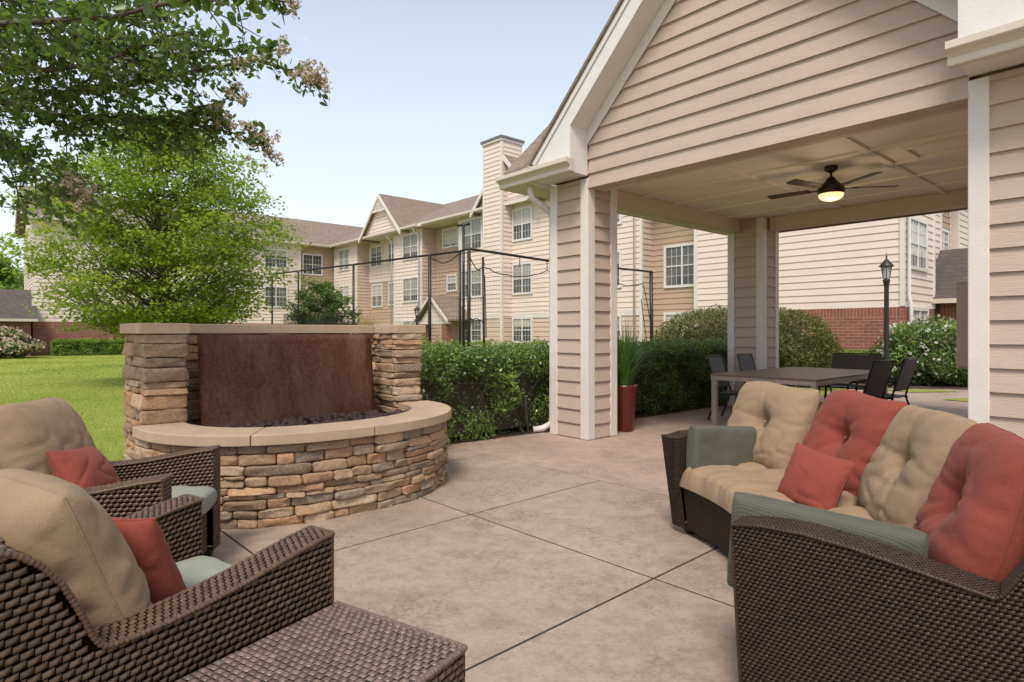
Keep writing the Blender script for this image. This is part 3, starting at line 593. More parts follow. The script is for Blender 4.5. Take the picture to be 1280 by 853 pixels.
# ------------------------------------------------------------------ woven furniture
class Weave:
    def __init__(s, k=.94, ff=(.92, .74)): s.ff = ff; s.V = []; s.Q = []; s.C = []; s.n = 0; s.k = k
    def _push(s, P, Q, c): s.V.append(P.reshape(-1, 3)); s.Q.append(Q + s.n); s.C.append(c); s.n += len(P.reshape(-1, 3))
    def panel(s, surf, U, V, cu=.029, cv=.0225, h=.0090, tone=0, top=None, back=None, ff=None):  # tone lightens the arm-top strands, painting in the bright sheen of the sky
        ff = ff or s.ff; cu, cv, h = cu * s.k, cv * s.k, h * s.k; nr = max(1, round(V / cv)); rv = V / nr; cells = []
        for j in range(nr):
            off = .5 * (j % 2); i = 0
            while True:
                u0, u1 = max(0, (i - off) * cu), min(U, (i + 1 - off) * cu)
                if u0 >= U - 1e-4: break
                if u1 - u0 > .003: cells.append((u0, u1, j * rv, (j + 1) * rv))
                i += 1
        c = np.array(cells)
        if top is not None: c = c[c[:, 3] < np.minimum(top(c[:, 0]), top(c[:, 1])) + .004]
        n = len(c); fu = np.array([-1, -.6, 0, .6, 1.]); fv = np.array([-1, -.5, .5, 1.]); FU, FV = np.meshgrid(fu, fv, indexing='ij'); k = FU.size
        uc, hu = (c[:, 0] + c[:, 1]) / 2, (c[:, 1] - c[:, 0]) / 2; vc, hv = (c[:, 2] + c[:, 3]) / 2, (c[:, 3] - c[:, 2]) / 2
        u = uc[:, None] + FU.ravel() * hu[:, None] * ff[0]; v = vc[:, None] + FV.ravel() * hv[:, None] * ff[1] + FU.ravel() * hv[:, None] * .22
        H = -.0016 + h * ((1 - np.abs(FU) ** 2.2) * (1 - FV ** 2) ** .75).ravel()
        u = np.clip(u, 0, U); v = np.clip(v, 0, V); e = 1e-3
        P = surf(u.ravel(), v.ravel()); du = surf(np.minimum(u.ravel() + e, U), v.ravel()) - surf(np.maximum(u.ravel() - e, 0), v.ravel()); dv = surf(u.ravel(), np.minimum(v.ravel() + e, V)) - surf(u.ravel(), np.maximum(v.ravel() - e, 0))
        N = np.cross(du, dv); N /= np.linalg.norm(N, axis=1)[:, None] + 1e-12
        hs = np.minimum(1, (hu * 2 / cu)) [:, None] * (H + .0016) - .0016 + rng.normal(0, .0004, (n, 1)); P = P + N * hs.ravel()[:, None]
        b = (np.arange(4)[:, None] * 4 + np.arange(3)[None, :]).ravel(); q1 = np.stack([b, b + 4, b + 5, b + 1], 1)
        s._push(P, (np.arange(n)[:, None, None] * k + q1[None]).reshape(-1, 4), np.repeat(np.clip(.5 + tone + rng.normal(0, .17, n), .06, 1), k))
        if back is not None: surf, V = back
        a, b2 = max(2, int(U / .016) + 1), max(2, int(V / .06) + 1); uu, vv = np.meshgrid(np.linspace(0, U, a + 1), np.linspace(0, V, b2 + 1), indexing='ij')
        P = surf(uu.ravel(), vv.ravel()); e_ = 1e-3
        du = surf(np.minimum(uu.ravel() + e, U), vv.ravel()) - surf(np.maximum(uu.ravel() - e, 0), vv.ravel()); dv = surf(uu.ravel(), np.minimum(vv.ravel() + e, V)) - surf(uu.ravel(), np.maximum(vv.ravel() - e, 0))
        N = np.cross(du, dv); N /= np.linalg.norm(N, axis=1)[:, None] + 1e-12; P = P - N * .0055
        b = (np.arange(a)[:, None] * (b2 + 1) + np.arange(b2)[None, :]).ravel(); s._push(P, np.stack([b, b + b2 + 1, b + b2 + 2, b + 1], 1), np.zeros(len(P)))
    def braid(s, pts, r=.009, step=.013):
        """wrapped edge: short beads along a path"""
        P = np.array(pts); L = np.r_[0, np.cumsum(np.linalg.norm(np.diff(P, axis=0), axis=1))]; n = int(L[-1] / step); m = 8; R_ = []
        for i in range(n * 3 + 1):
            l = L[-1] * i / (n * 3); p = np.array([np.interp(l, L, P[:, k]) for k in range(3)]); q = np.array([np.interp(min(l + .004, L[-1]), L, P[:, k]) - np.interp(max(l - .004, 0), L, P[:, k]) for k in range(3)]); q /= np.linalg.norm(q) + 1e-9
            a = np.cross(q, [.3, .2, 1.0]); a /= np.linalg.norm(a); b_ = np.cross(q, a); rr_ = r * (.72 if i % 3 == 0 else 1.0); an = np.arange(m) * 2 * math.pi / m; R_.append(p + (np.cos(an)[:, None] * a + np.sin(an)[:, None] * b_) * rr_)
        V = np.concatenate(R_); Q = np.array([[i * m + k, i * m + (k + 1) % m, (i + 1) * m + (k + 1) % m, (i + 1) * m + k] for i in range(n * 3) for k in range(m)]); s._push(V, Q, np.repeat(np.clip(.62 + rng.normal(0, .16, n * 3 + 1), 0, 1), m))
    def build(s, name, parent, mat='wicker'): return mesh_np(name, np.concatenate(s.V), np.concatenate(s.Q), mat, parent, np.concatenate(s.C), True)
def st3(a, b_, c): return np.stack(np.broadcast_arrays(np.atleast_1d(np.asarray(a, float)), np.atleast_1d(np.asarray(b_, float)), np.atleast_1d(np.asarray(c, float))), 1)
AY = np.array([0, .10, .20, .35, .46, .565, .66, .715, .74, .775, .813, .853, .905, .96]); AZ = np.array([.657, .645, .628, .602, .588, .579, .576, .580, .60, .69, .77, .825, .868, .882])
def prof(y): return np.interp(y, AY, AZ)
def armchair(label, loc, rz, Wd=.86):
    r = empty('wicker_armchair', label, 'armchair', (*loc, 0), rz, 'brown wicker armchairs by the fountain'); th, D = .115, .96
    for sgn in (1, -1):
        wv = Weave(); x0 = Wd / 2 * sgn; xi = x0 - th * sgn
        fl = lambda z: .018 * (np.asarray(z) - .3)
        if sgn > 0:
            wv.panel(lambda u, v: st3(x0 + fl(.05 + v), u, .05 + v), D, .84, top=lambda u: prof(u) - .05, back=(lambda u, v: st3(x0 + fl(.05 + (prof(u) - .05) * v / .62), u, .05 + (prof(u) - .05) * v / .62), .62))
            wv.panel(lambda u, v: st3(xi, .76 - u, .30 + (prof(.76 - u) - .30) * v / .36), .76, .36)
            wv.panel(lambda u, v: st3(x0 + .006 - v * (th + .012) / th, u, prof(u) + .001), D, th, .024, .0195, .0075, .22, ff=(.85, .86))  # arm top: sky sheen put into a lighter strand colour
            wv.panel(lambda u, v: st3(xi + u, 0, .05 + v), th, .605)
        else:
            wv.panel(lambda u, v: st3(x0 - fl(.05 + v), D - u, .05 + v), D, .84, top=lambda u: prof(D - u) - .05, back=(lambda u, v: st3(x0 - fl(.05 + (prof(D - u) - .05) * v / .62), D - u, .05 + (prof(D - u) - .05) * v / .62), .62))
            wv.panel(lambda u, v: st3(xi, u, .30 + (prof(u) - .30) * v / .36), .76, .36)
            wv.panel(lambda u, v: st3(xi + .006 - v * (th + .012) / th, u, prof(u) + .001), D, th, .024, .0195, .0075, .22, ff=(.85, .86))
            wv.panel(lambda u, v: st3(x0 + u, 0, .05 + v), th, .605)
        ys = np.linspace(.0, D, 60); wv.braid([(x0 + sgn * (.001 + float(fl(prof(y)))), y, prof(y) - .006) for y in ys], .0085); wv.braid([(xi - sgn * .002, y, prof(y) - .005) for y in ys[:46]], .007); wv.braid([(x0, .002, z) for z in (.05, .3, .655)], .0075); wv.braid([(x0, 0, .652), (xi, 0, .652)], .008)
        wv.build('arm', r)
    iw = Wd - 2 * th; wv = Weave()
    wv.panel(lambda u, v: st3(-iw / 2 + u, .035, .06 + v), iw, .25); wv.panel(lambda u, v: st3(-iw / 2 + u, .035 + v, .311), iw, .72)
    wv.build('seat_base', r); wv = Weave()
    wv.panel(lambda u, v: st3(Wd / 2 - u, D, .05 + v), Wd, .826); wv.panel(lambda u, v: st3(-iw / 2 + u, .77 + .11 * v / .55, .31 + v), iw, .55)
    wv.panel(lambda u, v: st3(-iw / 2 + u, .875 + v, .862 + .012 * v / .085), iw, .085)
    wv.build('backrest', r)
    for a in (-1, 1):
        for b_ in (.06, D - .06): box('foot', 'wicker_core', r, a * (Wd / 2 - .06) - .03, a * (Wd / 2 - .06) + .03, b_ - .03, b_ + .03, 0, .05)
    return r
def frame_of(r): return Matrix.Translation(r.location) @ Matrix.Rotation(r.rotation_euler.z, 4, 'Z')
def cushion(name, label, cat, mat, Wd, H, T, mtx, tuft=False, p=4.0, q=.42, pinch=.05, sag=.12, group=None, seed=0, wr=.010):
    N = 64; g = np.sin(np.linspace(-1, 1, N) * math.pi / 2); A, B = np.meshgrid(g, g, indexing='ij')
    th = T / 2 * np.maximum(0, (1 - np.abs(A) ** p) * (1 - np.abs(B) ** p)) ** q
    rc = .05 * (A * B) ** 4 if p < 6 else .02 * (A * B) ** 6; X = Wd / 2 * A * (1 - pinch * (1 - B ** 2) * np.abs(A) ** 3 - rc); Zc = H / 2 * B * (1 - pinch * (1 - A ** 2) * np.abs(B) ** 3 - rc)
    th = th * (1 - sag * B); sides = []
    for sg in (-1, 1):
        t = th.copy(); soft = np.clip(th / (T / 2), 0, 1)
        nz_ = np.array([noise.fractal((x * 3.4 + seed, z * 3.4, sg * 5.0 + seed), 1.0, 2.0, 3) for x, z in zip(X.ravel(), Zc.ravel())]).reshape(X.shape)
        # soft pulls running in from the seam
        edge = np.exp(-((1 - np.maximum(np.abs(A), np.abs(B))) / .16) ** 2); ang = np.arctan2(B, A)
        nw = np.array([noise.noise((math.cos(a_) * 6 + seed, math.sin(a_) * 6, seed + 2.0)) for a_ in ang.ravel()]).reshape(X.shape)
        t = t + nz_ * .016 * soft + nw * edge * wr * np.minimum(1, soft * 3)
        if tuft:
            zc = .03; d2 = np.sqrt(X ** 2 + (Zc - zc) ** 2); t -= T * .30 * np.exp(-(d2 / .055) ** 2) + T * .16 * np.exp(-(d2 / .15) ** 2)
            ph = np.arctan2(Zc - zc, X)
            for a0, k, ln in ((90, .016, .20), (-128, .022, .22), (-60, .018, .20), (12, .012, .18), (170, .012, .2), (-100, .014, .24), (45, .007, .15)):
                da = (ph - R(a0) + math.pi) % (2 * math.pi) - math.pi; perp = d2 * np.sin(np.clip(np.abs(da), 0, math.pi / 2)); t -= k * 1.15 * np.exp(-(perp / .016) ** 2) * np.exp(-(d2 / ln) ** 2) * (np.abs(da) < 1.2) * np.minimum(1, soft * 2)
        Y = sg * np.maximum(t, .0) ; edgem = (np.abs(A) > .9999) | (np.abs(B) > .9999); Y = np.where(edgem, 0, Y)
        sides.append(np.stack([X, Y, Zc], -1).reshape(-1, 3))
    b = (np.arange(N - 1)[:, None] * N + np.arange(N - 1)[None, :]).ravel(); qf = np.stack([b, b + N, b + N + 1, b + 1], 1)
    V = np.concatenate(sides)
    if p < 6:
        am = min(1.0, Wd / .6); wob = np.array([[noise.noise((x * 3.2 + seed * 3, y * 2, z * 3.2)), 0, noise.noise((x * 3.2, z * 3.2 + seed * 5, y * 2 + 9))] for x, y, z in V]) * .024 * am
        fold = np.array([1 - abs(noise.noise((x * 4.5 + z * 2.0 + seed * 2, z * 9.0 - x * 2.0 + seed, 4.0))) * 3.2 for x, y, z in V]); fold = np.clip(fold, 0, 1) ** 3; low = np.clip(.75 - V[:, 2] / (H / 2) * .6, .15, 1.2)
        wob[:, 1] -= np.sign(V[:, 1]) * fold * low * .0125 * am * np.minimum(1, np.abs(V[:, 1]) / (T * .15)); V = V + wob
    V = V @ np.array(mtx.to_3x3()).T + np.array(mtx.translation); c0 = mtx.translation
    o = mesh_np(name, V - np.array(c0), np.concatenate([qf, qf[:, ::-1] + N * N]), mat, None, None, True); o.location = c0; tag(o, label, cat, group)
    # seam cord round the edge
    bi = [i * N for i in range(N)] + [(N - 1) * N + j for j in range(1, N)] + [i * N + N - 1 for i in range(N - 2, -1, -1)] + [j for j in range(N - 2, -1, -1)]
    MB().tube([tuple(V[i] - np.array(c0)) for i in bi], .0034, 5, False).build('seam', mat, o, True)
    if tuft:
        bp = mtx @ Vector((0, -(T * .5 * .30), .03)) - c0; mb = MB().lathe([(.002, .006), (.009, .004), (.012, 0), (.009, -.004)], (0, 0, 0), 12); bt = mb.build('button', mat, o, True); bt.location = bp; bt.rotation_euler = (mtx.to_3x3() @ Matrix.Rotation(R(90), 3, 'X')).to_euler()
    return o
def place(frame, x, y, z, lean, yaw=0, roll=0):
    """cushion frame: front faces local -y of the frame, leaning back by 'lean' degrees"""
    return frame @ Matrix.Translation((x, y, z)) @ Matrix.Rotation(R(yaw), 4, 'Z') @ Matrix.Rotation(R(-lean), 4, 'X') @ Matrix.Rotation(R(roll), 4, 'Y')
def flat_cushion(name, label, cat, mat, frame, x, y, z, Wd, D_, T, group=None, seed=0):
    return cushion(name, label, cat, mat, Wd, D_, T, frame @ Matrix.Translation((x, y, z)) @ Matrix.Rotation(R(90), 4, 'X'), False, 9, .22, .01, 0, group, seed, .004)
CG = 'beige back cushions of the armchairs'
chA = armchair('nearest brown wicker armchair, beside the square woven side table', (-1.005, 2.337), R(148), .90)
fA = frame_of(chA)
flat_cushion('seat_cushion', 'pale grey green seat cushion in the armchair beside the woven side table', 'cushion', 'fabric_teal', fA, 0, .36, .385, .62, .70, .14, 'pale seat cushions of the armchairs', 3)
cushion('back_cushion', 'plump beige cushion in the nearest armchair, red pillow at its right', 'cushion', 'fabric_beige', .66, .60, .30, place(fA, -.02, .66, .665, 20), p=2.8, q=.48, pinch=.015, group=CG, seed=4.1, wr=.018)
cushion('throw_pillow', 'red pillow wedged upright in the nearest armchair by the side table', 'pillow', 'fabric_red', .42, .42, .17, place(fA, .06, .44, .565, 18, 20, 4), p=2.6, q=.55, pinch=.09, group='red pillows in the armchairs', seed=9.3)
chB = armchair('brown wicker armchair standing between the fountain and the nearest armchair', (-1.715, 3.265), R(90 + 9.5))
fB = frame_of(chB)
flat_cushion('seat_cushion', 'pale grey green seat cushion in the armchair next to the stone fountain', 'cushion', 'fabric_teal', fB, 0, .34, .385, .62, .74, .14, 'pale seat cushions of the armchairs', 5)
cushion('back_cushion', 'beige cushion in the armchair next to the fountain, in front of the lawn', 'cushion', 'fabric_beige', .66, .60, .30, place(fB, 0, .73, .700, 20), p=2.8, q=.48, pinch=.015, group=CG, seed=14.7, wr=.018)
cushion('throw_pillow', 'small red pillow leaning in the armchair next to the stone fountain', 'pillow', 'fabric_red', .44, .36, .17, place(fB, -.06, .50, .600, 32, 4, 8), p=2.6, q=.55, pinch=.09, group='red pillows in the armchairs', seed=22.9)

# woven side table
sd_t = empty('side_table', 'square dark wicker side table standing against the nearest armchair', 'side table', (-.586, 2.01, 0), R(-32))
def side_table(r, S=.535, D_=.60, H=.45):
    wv = Weave(1.0); wv.panel(lambda u, v: st3(u, -D_ + v, H), S, D_, .027, .0205, .0080, ff=(.87, .80)); wv.braid([(S, -D_, H - .003), (S, 0, H - .003), (0, 0, H - .003)], .009); wv.build('tabletop', r, 'wicker_table'); wv = Weave(1.0)  # only the top takes the lighter wicker, sky sheen in its colour
    wv.panel(lambda u, v: st3(S, -D_ + u, .03 + v), D_, H - .03); wv.panel(lambda u, v: st3(S - u, 0, .03 + v), S, H - .03)
    wv.panel(lambda u, v: st3(u, -D_, .03 + v), S, H - .03); wv.panel(lambda u, v: st3(0, -u, .03 + v), D_, H - .03); wv.build('table_body', r)
    for a in (.05, S - .05):
        for b_ in (.05, D_ - .05): box('foot', 'wicker_core', r, a - .03, a + .03, -b_ - .03, -b_ + .03, 0, .031)
side_table(sd_t)

# curved sofa: an arc round O, seat facing the fountain
O_ = (-.48, 3.32); PN, PF = -42.0, 26.0; RI, RO = 1.71, 2.66
sofa = empty('wicker_sofa', 'long curved brown wicker sofa facing the stone fountain', 'sofa', (O_[0], O_[1], 0))
def pol(r, ph, off=0): ph = np.radians(ph); return r * np.cos(ph) - off * np.sin(ph), r * np.sin(ph) + off * np.cos(ph)
SR = np.array([1.71, 1.80, 1.95, 2.10, 2.28, 2.46, 2.50, 2.56, 2.62, 2.68]); SZ = np.array([.660, .676, .680, .668, .640, .612, .68, .79, .86, .885])
def sprof(r): return np.interp(r, SR, SZ)
def sofa_arm(ph, sg, th=.13):
    RI = 1.71 if sg > 0 else 1.645; lean = .035 if sg > 0 else .095
    wv = Weave(.60, (.96, .86)); L = RO - RI
    def pt(r, off, z): x, y = pol(r, ph, off * sg); return st3(x, y, z)
    bt = lambda r, v: .055 + (sprof(r) - .055) * v / .62
    dr = lambda z: lean * (1 - np.clip((np.asarray(z) - .05) / .6, 0, 1))          # the front edge leans in towards the floor
    if sg > 0:      # near arm: outer face looks towards -phi
        wv.panel(lambda u, v: pt(RI + u, 0, .055 + v) + st3(dr(.055 + v) * np.cos(R(ph)), dr(.055 + v) * np.sin(R(ph)), 0), L, .83, top=lambda u: sprof(RI + u) - .055, back=(lambda u, v: pt(RI + u, 0, bt(RI + u, v)) + st3(dr(bt(RI + u, v)) * np.cos(R(ph)), dr(bt(RI + u, v)) * np.sin(R(ph)), 0), .62))
        wv.braid([pt(r_, -.002, sprof(r_) - .005)[0] for r_ in np.linspace(RI, RO, 60)], .0075, .011); wv.braid([pt(RI, 0, .655)[0], pt(RI, th, .655)[0]], .007, .011); wv.braid([pt(RI + float(dr(z)), -.001, z)[0] for z in (.055, .3, .655)], .006, .011)
        wv.panel(lambda u, v: pt(RO - .2 - u, th, .30 + (sprof(RO - .2 - u) - .30) * v / .36), L - .2, .36)
        wv.panel(lambda u, v: pt(RI + u, -.006 + v * 1.09, sprof(RI + u) + .001), L, th, .024, .0195, .0075, .22, ff=(.85, .86))  # arm top strands lightened, sky sheen painted in
        wv.panel(lambda u, v: pt(RI, th - u, .05 + v) + st3(dr(.05 + v) * np.cos(R(ph)), dr(.05 + v) * np.sin(R(ph)), 0), th, .61)
    else:
        wv.panel(lambda u, v: pt(RO - u, 0, bt(RO - u, v)) + st3(dr(bt(RO - u, v)) * np.cos(R(ph)), dr(bt(RO - u, v)) * np.sin(R(ph)), 0), L, .62)
        wv.panel(lambda u, v: pt(RI + u, th, .30 + (sprof(RI + u) - .30) * v / .36), L - .2, .36)
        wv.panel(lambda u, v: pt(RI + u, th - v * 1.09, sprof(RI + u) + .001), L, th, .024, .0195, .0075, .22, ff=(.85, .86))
        wv.panel(lambda u, v: pt(RI, u, .05 + v) + st3(dr(.05 + v) * np.cos(R(ph)), dr(.05 + v) * np.sin(R(ph)), 0), th, .61)
    wv.build('arm', sofa, 'wicker_sofa')  # darker wicker, the shade on the near arm put into its colour
sofa_arm(PN, 1); sofa_arm(PF, -1)
arc = R(PF - PN) * RI; wv = Weave(.60, (.96, .86)); dph = 4.2
def front(u, v): x, y = pol(RI + .015 + .03 * (1 - v / .28), PF - dph - u / arc * (PF - PN - 2 * dph)); return st3(x, y, .055 + v)
wv.panel(front, arc * .88, .285); 
def rail(u, v): x, y = pol(RI + .015 + v, PF - dph - u / arc * (PF - PN - 2 * dph)); return st3(x, y, .341)
wv.panel(rail, arc * .88, .5, .03, .02); wv.build('seat_base', sofa, 'wicker_sofa')
arc2 = R(PF - PN) * RO; wv = Weave(.60, (.96, .86))
def bk(u, v): x, y = pol(RO + .01, PN + u / arc2 * (PF - PN)); return st3(x, y, .055 + v)
wv.panel(bk, arc2, .82, .05, .03)
def bkt(u, v): x, y = pol(RO - .08 + v, PF - 3 - u / arc2 * (PF - PN - 6)); return st3(x, y, .866)
wv.panel(bkt, arc2, .09, .03, .02)
def bki(u, v): x, y = pol(RO - .18 + .10 * v / .5, PF - u / arc2 * (PF - PN)); return st3(x, y, .36 + v)
wv.panel(bki, arc2, .51, .05, .03); wv.build('backrest', sofa, 'wicker_sofa')
for ph in (PN + 2.5, PF - 2.5, -8):
    for r_ in (RI + .12, RO - .08): x, y = pol(r_, ph); f_ = box('foot', 'wicker_core', sofa, x - .035, x + .035, y - .035, y + .035, 0, .056)
def sframe(ph, r_):   # frame whose -y looks towards the arc's centre
    x, y = pol(r_, ph); return Matrix.Translation((O_[0] + float(x), O_[1] + float(y), 0)) @ Matrix.Rotation(R(ph - 90), 4, 'Z')
for k, (p0, p1, lab) in enumerate(((-36.5, -7.2, 'tan seat cushion at the sofa end nearest the red cushions'), (-6.8, 21.8, 'tan tufted seat cushion at the sofa end nearest the patio table'))):
    na, nr_ = 60, 34; A, B = np.meshgrid(np.linspace(0, 1, na), np.linspace(0, 1, nr_), indexing='ij'); ph = p0 + (p1 - p0) * A; r_ = RI - .02 + .68 * B
    ed = np.maximum(0, (1 - np.abs(2 * A - 1) ** 14) * (1 - np.abs(2 * B - 1) ** 12)) ** .3
    sx_, sy_ = A * 4.0, B * 2.0; puff = np.abs(np.sin(math.pi * sx_)) ** .35 * .6 + np.abs(np.sin(math.pi * (sy_))) ** .5 * .4
    nz_ = np.array([noise.fractal((a_ * 9 + k * 7, b_ * 6, 1.7), 1, 2, 3) for a_, b_ in zip(A.ravel(), B.ravel())]).reshape(A.shape)
    wrk = np.exp(-B / .22) * np.sin(A * 62 + 4 * nz_) * .011
    z = .343 + ed * (.085 + .065 * puff + .014 * nz_ + wrk); rr = r_ - .034 * np.abs(np.sin(math.pi * sx_)) * np.exp(-B / .1) * ed
    x, y = pol(rr, ph); top = np.stack([x, y, z], -1).reshape(-1, 3); bot = np.stack([x, y, np.full_like(z, .3425)], -1).reshape(-1, 3)
    b = (np.arange(na - 1)[:, None] * nr_ + np.arange(nr_ - 1)[None, :]).ravel(); qf = np.stack([b, b + 1, b + nr_ + 1, b + nr_], 1)[:, ::-1]
    xc, yc = pol(2.0, (p0 + p1) / 2); c0 = np.array([xc, yc, .34]); o = mesh_np('seat_cushion', np.concatenate([top, bot]) - c0, np.concatenate([qf, qf[:, ::-1] + na * nr_]), 'fabric_beige', None, None, True)
    o.location = (O_[0] + xc, O_[1] + yc, .34); tag(o, lab, 'cushion', 'tan seat cushions of the sofa')
def bcush(ph, mat, lab, seed, grp, r_=2.40, lean=20, W_=.68, H_=.62, z=.70, yaw=0): return cushion('back_cushion', lab, 'cushion', mat, W_, H_, .27, place(sframe(ph, r_), 0, 0, z, lean, yaw), True, 3.2, .46, .02, .16, grp, seed, .020)
bcush(19.5, 'fabric_beige', 'beige tufted cushion on the sofa beside the sage green bolster, farthest from view', 31, 'beige tufted cushions on the sofa', 2.36)
bcush(3.3, 'fabric_red', 'red tufted cushion between two beige cushions behind the small red pillow', 42, 'red tufted cushions on the sofa', 2.42)
bcush(-13, 'fabric_beige', 'beige tufted cushion between the two red cushions on the sofa', 53, 'beige tufted cushions on the sofa', 2.40)
bcush(-29.6, 'fabric_red', 'red cushion slumped in the near corner of the sofa against the arm', 64, 'red tufted cushions on the sofa', 2.44, 16, .64, .62, .71, 4)
cushion('throw_pillow', 'small plain red pillow leaning on the big red sofa cushion', 'pillow', 'fabric_red', .35, .34, .14, place(sframe(-4.5, 2.05), .02, 0, .575, 26, 34, 8), p=2.6, q=.55, pinch=.09, seed=71)
def bolster(ph, sg, lab, r0, r1, seed, hh):
    r_ = (r0 + r1) / 2; x, y = pol(r_, ph); fr = Matrix.Translation((O_[0] + float(x), O_[1] + float(y), .345 + hh / 2)) @ Matrix.Rotation(R(ph), 4, 'Z') @ Matrix.Rotation(R(4.0), 4, 'Y')
    return cushion('arm_cushion', lab, 'cushion', 'fabric_sage', r1 - r0, hh, .12, fr, False, 10, .25, .01, 0, 'sage green arm cushions of the sofa', seed, .004)
bolster(PN + 6.0, 1, 'long sage green ribbed cushion inside the near arm of the sofa', 1.645, 2.27, 81, .365)
bolster(PF - 6.6, -1, 'sage green cushion inside the far arm of the sofa, below the beige cushion', 1.72, 2.22, 91, .385)

# ------------------------------------------------------------------ dining set under the pavilion
tx, ty = W(1.05, 3.66); dt = empty('dining_table', 'long dark slatted dining table with steel legs under the pavilion', 'table', (tx, ty, 0), ROT)
hw, hl = .74, 1.34
mb = MB()
for k in range(10):
    x0 = -hw + k * 2 * hw / 10; mb.box(x0 + .003, x0 + 2 * hw / 10 - .003, -hl, hl, .715, .742)
flat('table_slats', (.19, .13, .095), .42, .3, 9, bump=.004, bscale=18); mb.build('tabletop', 'table_slats', dt, bevel=.003)
mb = MB().box(-hw, hw, -hl - .004, -hl + .03, .655, .712).box(-hw, hw, hl - .03, hl + .004, .655, .712).box(-hw - .004, -hw + .03, -hl + .031, hl - .031, .655, .712).box(hw - .03, hw + .004, -hl + .031, hl - .031, .655, .712); mb.build('apron', 'steel_frame', dt, bevel=.003)
for a in (-1, 1):
    for b_ in (-1, 1): box('leg', 'steel_frame', dt, a * (hw - .04) - .035, a * (hw - .04) + .035, b_ * (hl - .04) - .035, b_ * (hl - .04) + .035, 0, .654, bevel=.004)
def dining_chair(label, s, t, rz, wd=.54, group='dark sling chairs round the dining table'):
    r = empty('dining_chair', label, 'chair', (*W(s, t), 0), ROT + rz, group); h = wd / 2      # faces local -y, back at y=0
    def sheet_(pts, th=.02, mat='sling', nm='seat', cv=.018):
        n_ = 9; V = []; F = []
        for i, (y, z) in enumerate(pts):
            for j in range(n_): q = -1 + 2 * j / (n_ - 1); V.append((q * (h - .022), y, z - cv * (1 - q * q)))
        m = len(pts); V += [(x, y + .004, z - th * .5) for x, y, z in V]
        for i in range(m - 1):
            for j in range(n_ - 1): a = i * n_ + j; F += [(a, a + 1, a + n_ + 1, a + n_), (a + m * n_, a + m * n_ + n_, a + m * n_ + n_ + 1, a + m * n_ + 1)]
        return MB().add(V, F).build(nm, mat, r, True)
    sheet_([(-.50, .44), (-.30, .425), (-.10, .42), (.0, .43)])
    V = []
    bp = [(-.02, .50), (.02, .62), (.07, .78), (.12, .955)]; mb = MB()
    for i in range(3):
        (y0, z0), (y1, z1) = bp[i], bp[i + 1]; mb.add([(-h + .02, y0, z0), (h - .02, y0, z0), (h - .02, y1, z1), (-h + .02, y1, z1), (-h + .02, y0 + .018, z0), (h - .02, y0 + .018, z0), (h - .02, y1 + .018, z1), (-h + .02, y1 + .018, z1)], [(0, 1, 2, 3), (7, 6, 5, 4), (0, 3, 7, 4), (1, 5, 6, 2)])
    mb.build('backrest', 'sling', r)
    mb = MB().tube([(-h, -.03, .40), (-h, .03, .62), (-h, .125, .965), (-h + .02, .13, .972), (h - .02, .13, .972), (h, .125, .965), (h, .03, .62), (h, -.03, .40)], .013, 7); mb.tube([(-h, -.50, .425), (-h, .0, .40)], .013, 7); mb.tube([(h, -.50, .425), (h, .0, .40)], .013, 7); mb.tube([(-h, -.50, .425), (h, -.50, .425)], .013, 7); mb.build('chair_frame', 'dark_metal', r, True)
    for a in (-1, 1):
        MB().tube([(a * h, -.49, .43), (a * h, -.52, .0)], .014, 7).build('leg', 'dark_metal', r, True); MB().tube([(a * h, -.03, .41), (a * h, .12, .0)], .014, 7).build('leg', 'dark_metal', r, True)
        MB().tube([(a * (h + .01), -.49, .44), (a * (h + .01), -.48, .60), (a * (h + .01), -.42, .645), (a * (h + .01), -.2, .65), (a * (h + .01), .03, .64)], .016, 7).build('armrest', 'dark_metal', r, True)
    return r
dining_chair('dark sling chair at the table corner nearest the red planter and hedge', .10, 3.02, R(90 + 8))
dining_chair('dark sling chair in front of the white trimmed far column', .06, 4.02, R(90 + 4))
dining_chair('dark sling chair directly behind the red sofa cushion, near side of the pair', 2.16, 3.20, R(-90 - 8))
dining_chair('dark sling chair on the path side, nearest the rose bush', 2.16, 4.30, R(-90 - 2))
dining_chair('wide dark chair at the far head of the table before the low shrub', 1.10, 5.55, R(0), .74)
# ------------------------------------------------------------------ apartment building round the court
ab = empty('apartment_building', 'three storey beige sided apartment building with brown shingle roofs, chimney and gables', 'building', (A0[0], A0[1], 0), ROT)
TOP = 7.86; BELT = 2.16; PI_ = .228; LIP = .027
def wallF(s0, s1, v, bands, name='wall', th=.2):
    for mat, z0, z1 in bands:
        if mat == 'brick': MB().box(s0, s1, v - .03, v + th, z0, z1).build(name, 'brick', ab); continue
        mb = siding(MB(), 'F', v, s0, s1, z0, z1, PI_, LIP); mb.box(s0, s1, v + .003, v + th, z0, z1); mb.build(name, mat, ab)
def wallS(s, t0, t1, bands, name='wall', th=.2):
    for mat, z0, z1 in bands:
        if mat == 'brick': MB().box(s - th, s + .03, t0, t1, z0, z1).build(name, 'brick', ab); continue
        mb = siding(MB(), 'S', s, t0, t1, z0, z1, PI_, LIP); mb.box(s - th, s - .003, t0, t1, z0, z1); mb.build(name, mat, ab)
two = [('siding_rose', 0, BELT), ('siding_cream', BELT, TOP)]; cream = [('siding_cream', 0, TOP)]; tan = [('siding_tan', 0, TOP)]; rose = [('siding_rose', 0, TOP)]
brk = [('brick', 0, 2.10), ('siding_cream', 2.10, TOP)]
wallF(-12.81, -.001, 0, two); wallS(0, .003, .98, rose); wallF(.003, 2.383, .777, tan)
wallF(-16.679, -12.82, .92, tan); wallS(-16.68, .003, .917, rose); wallF(-20.08, -16.683, 0, [('siding_cream', 0, TOP)])
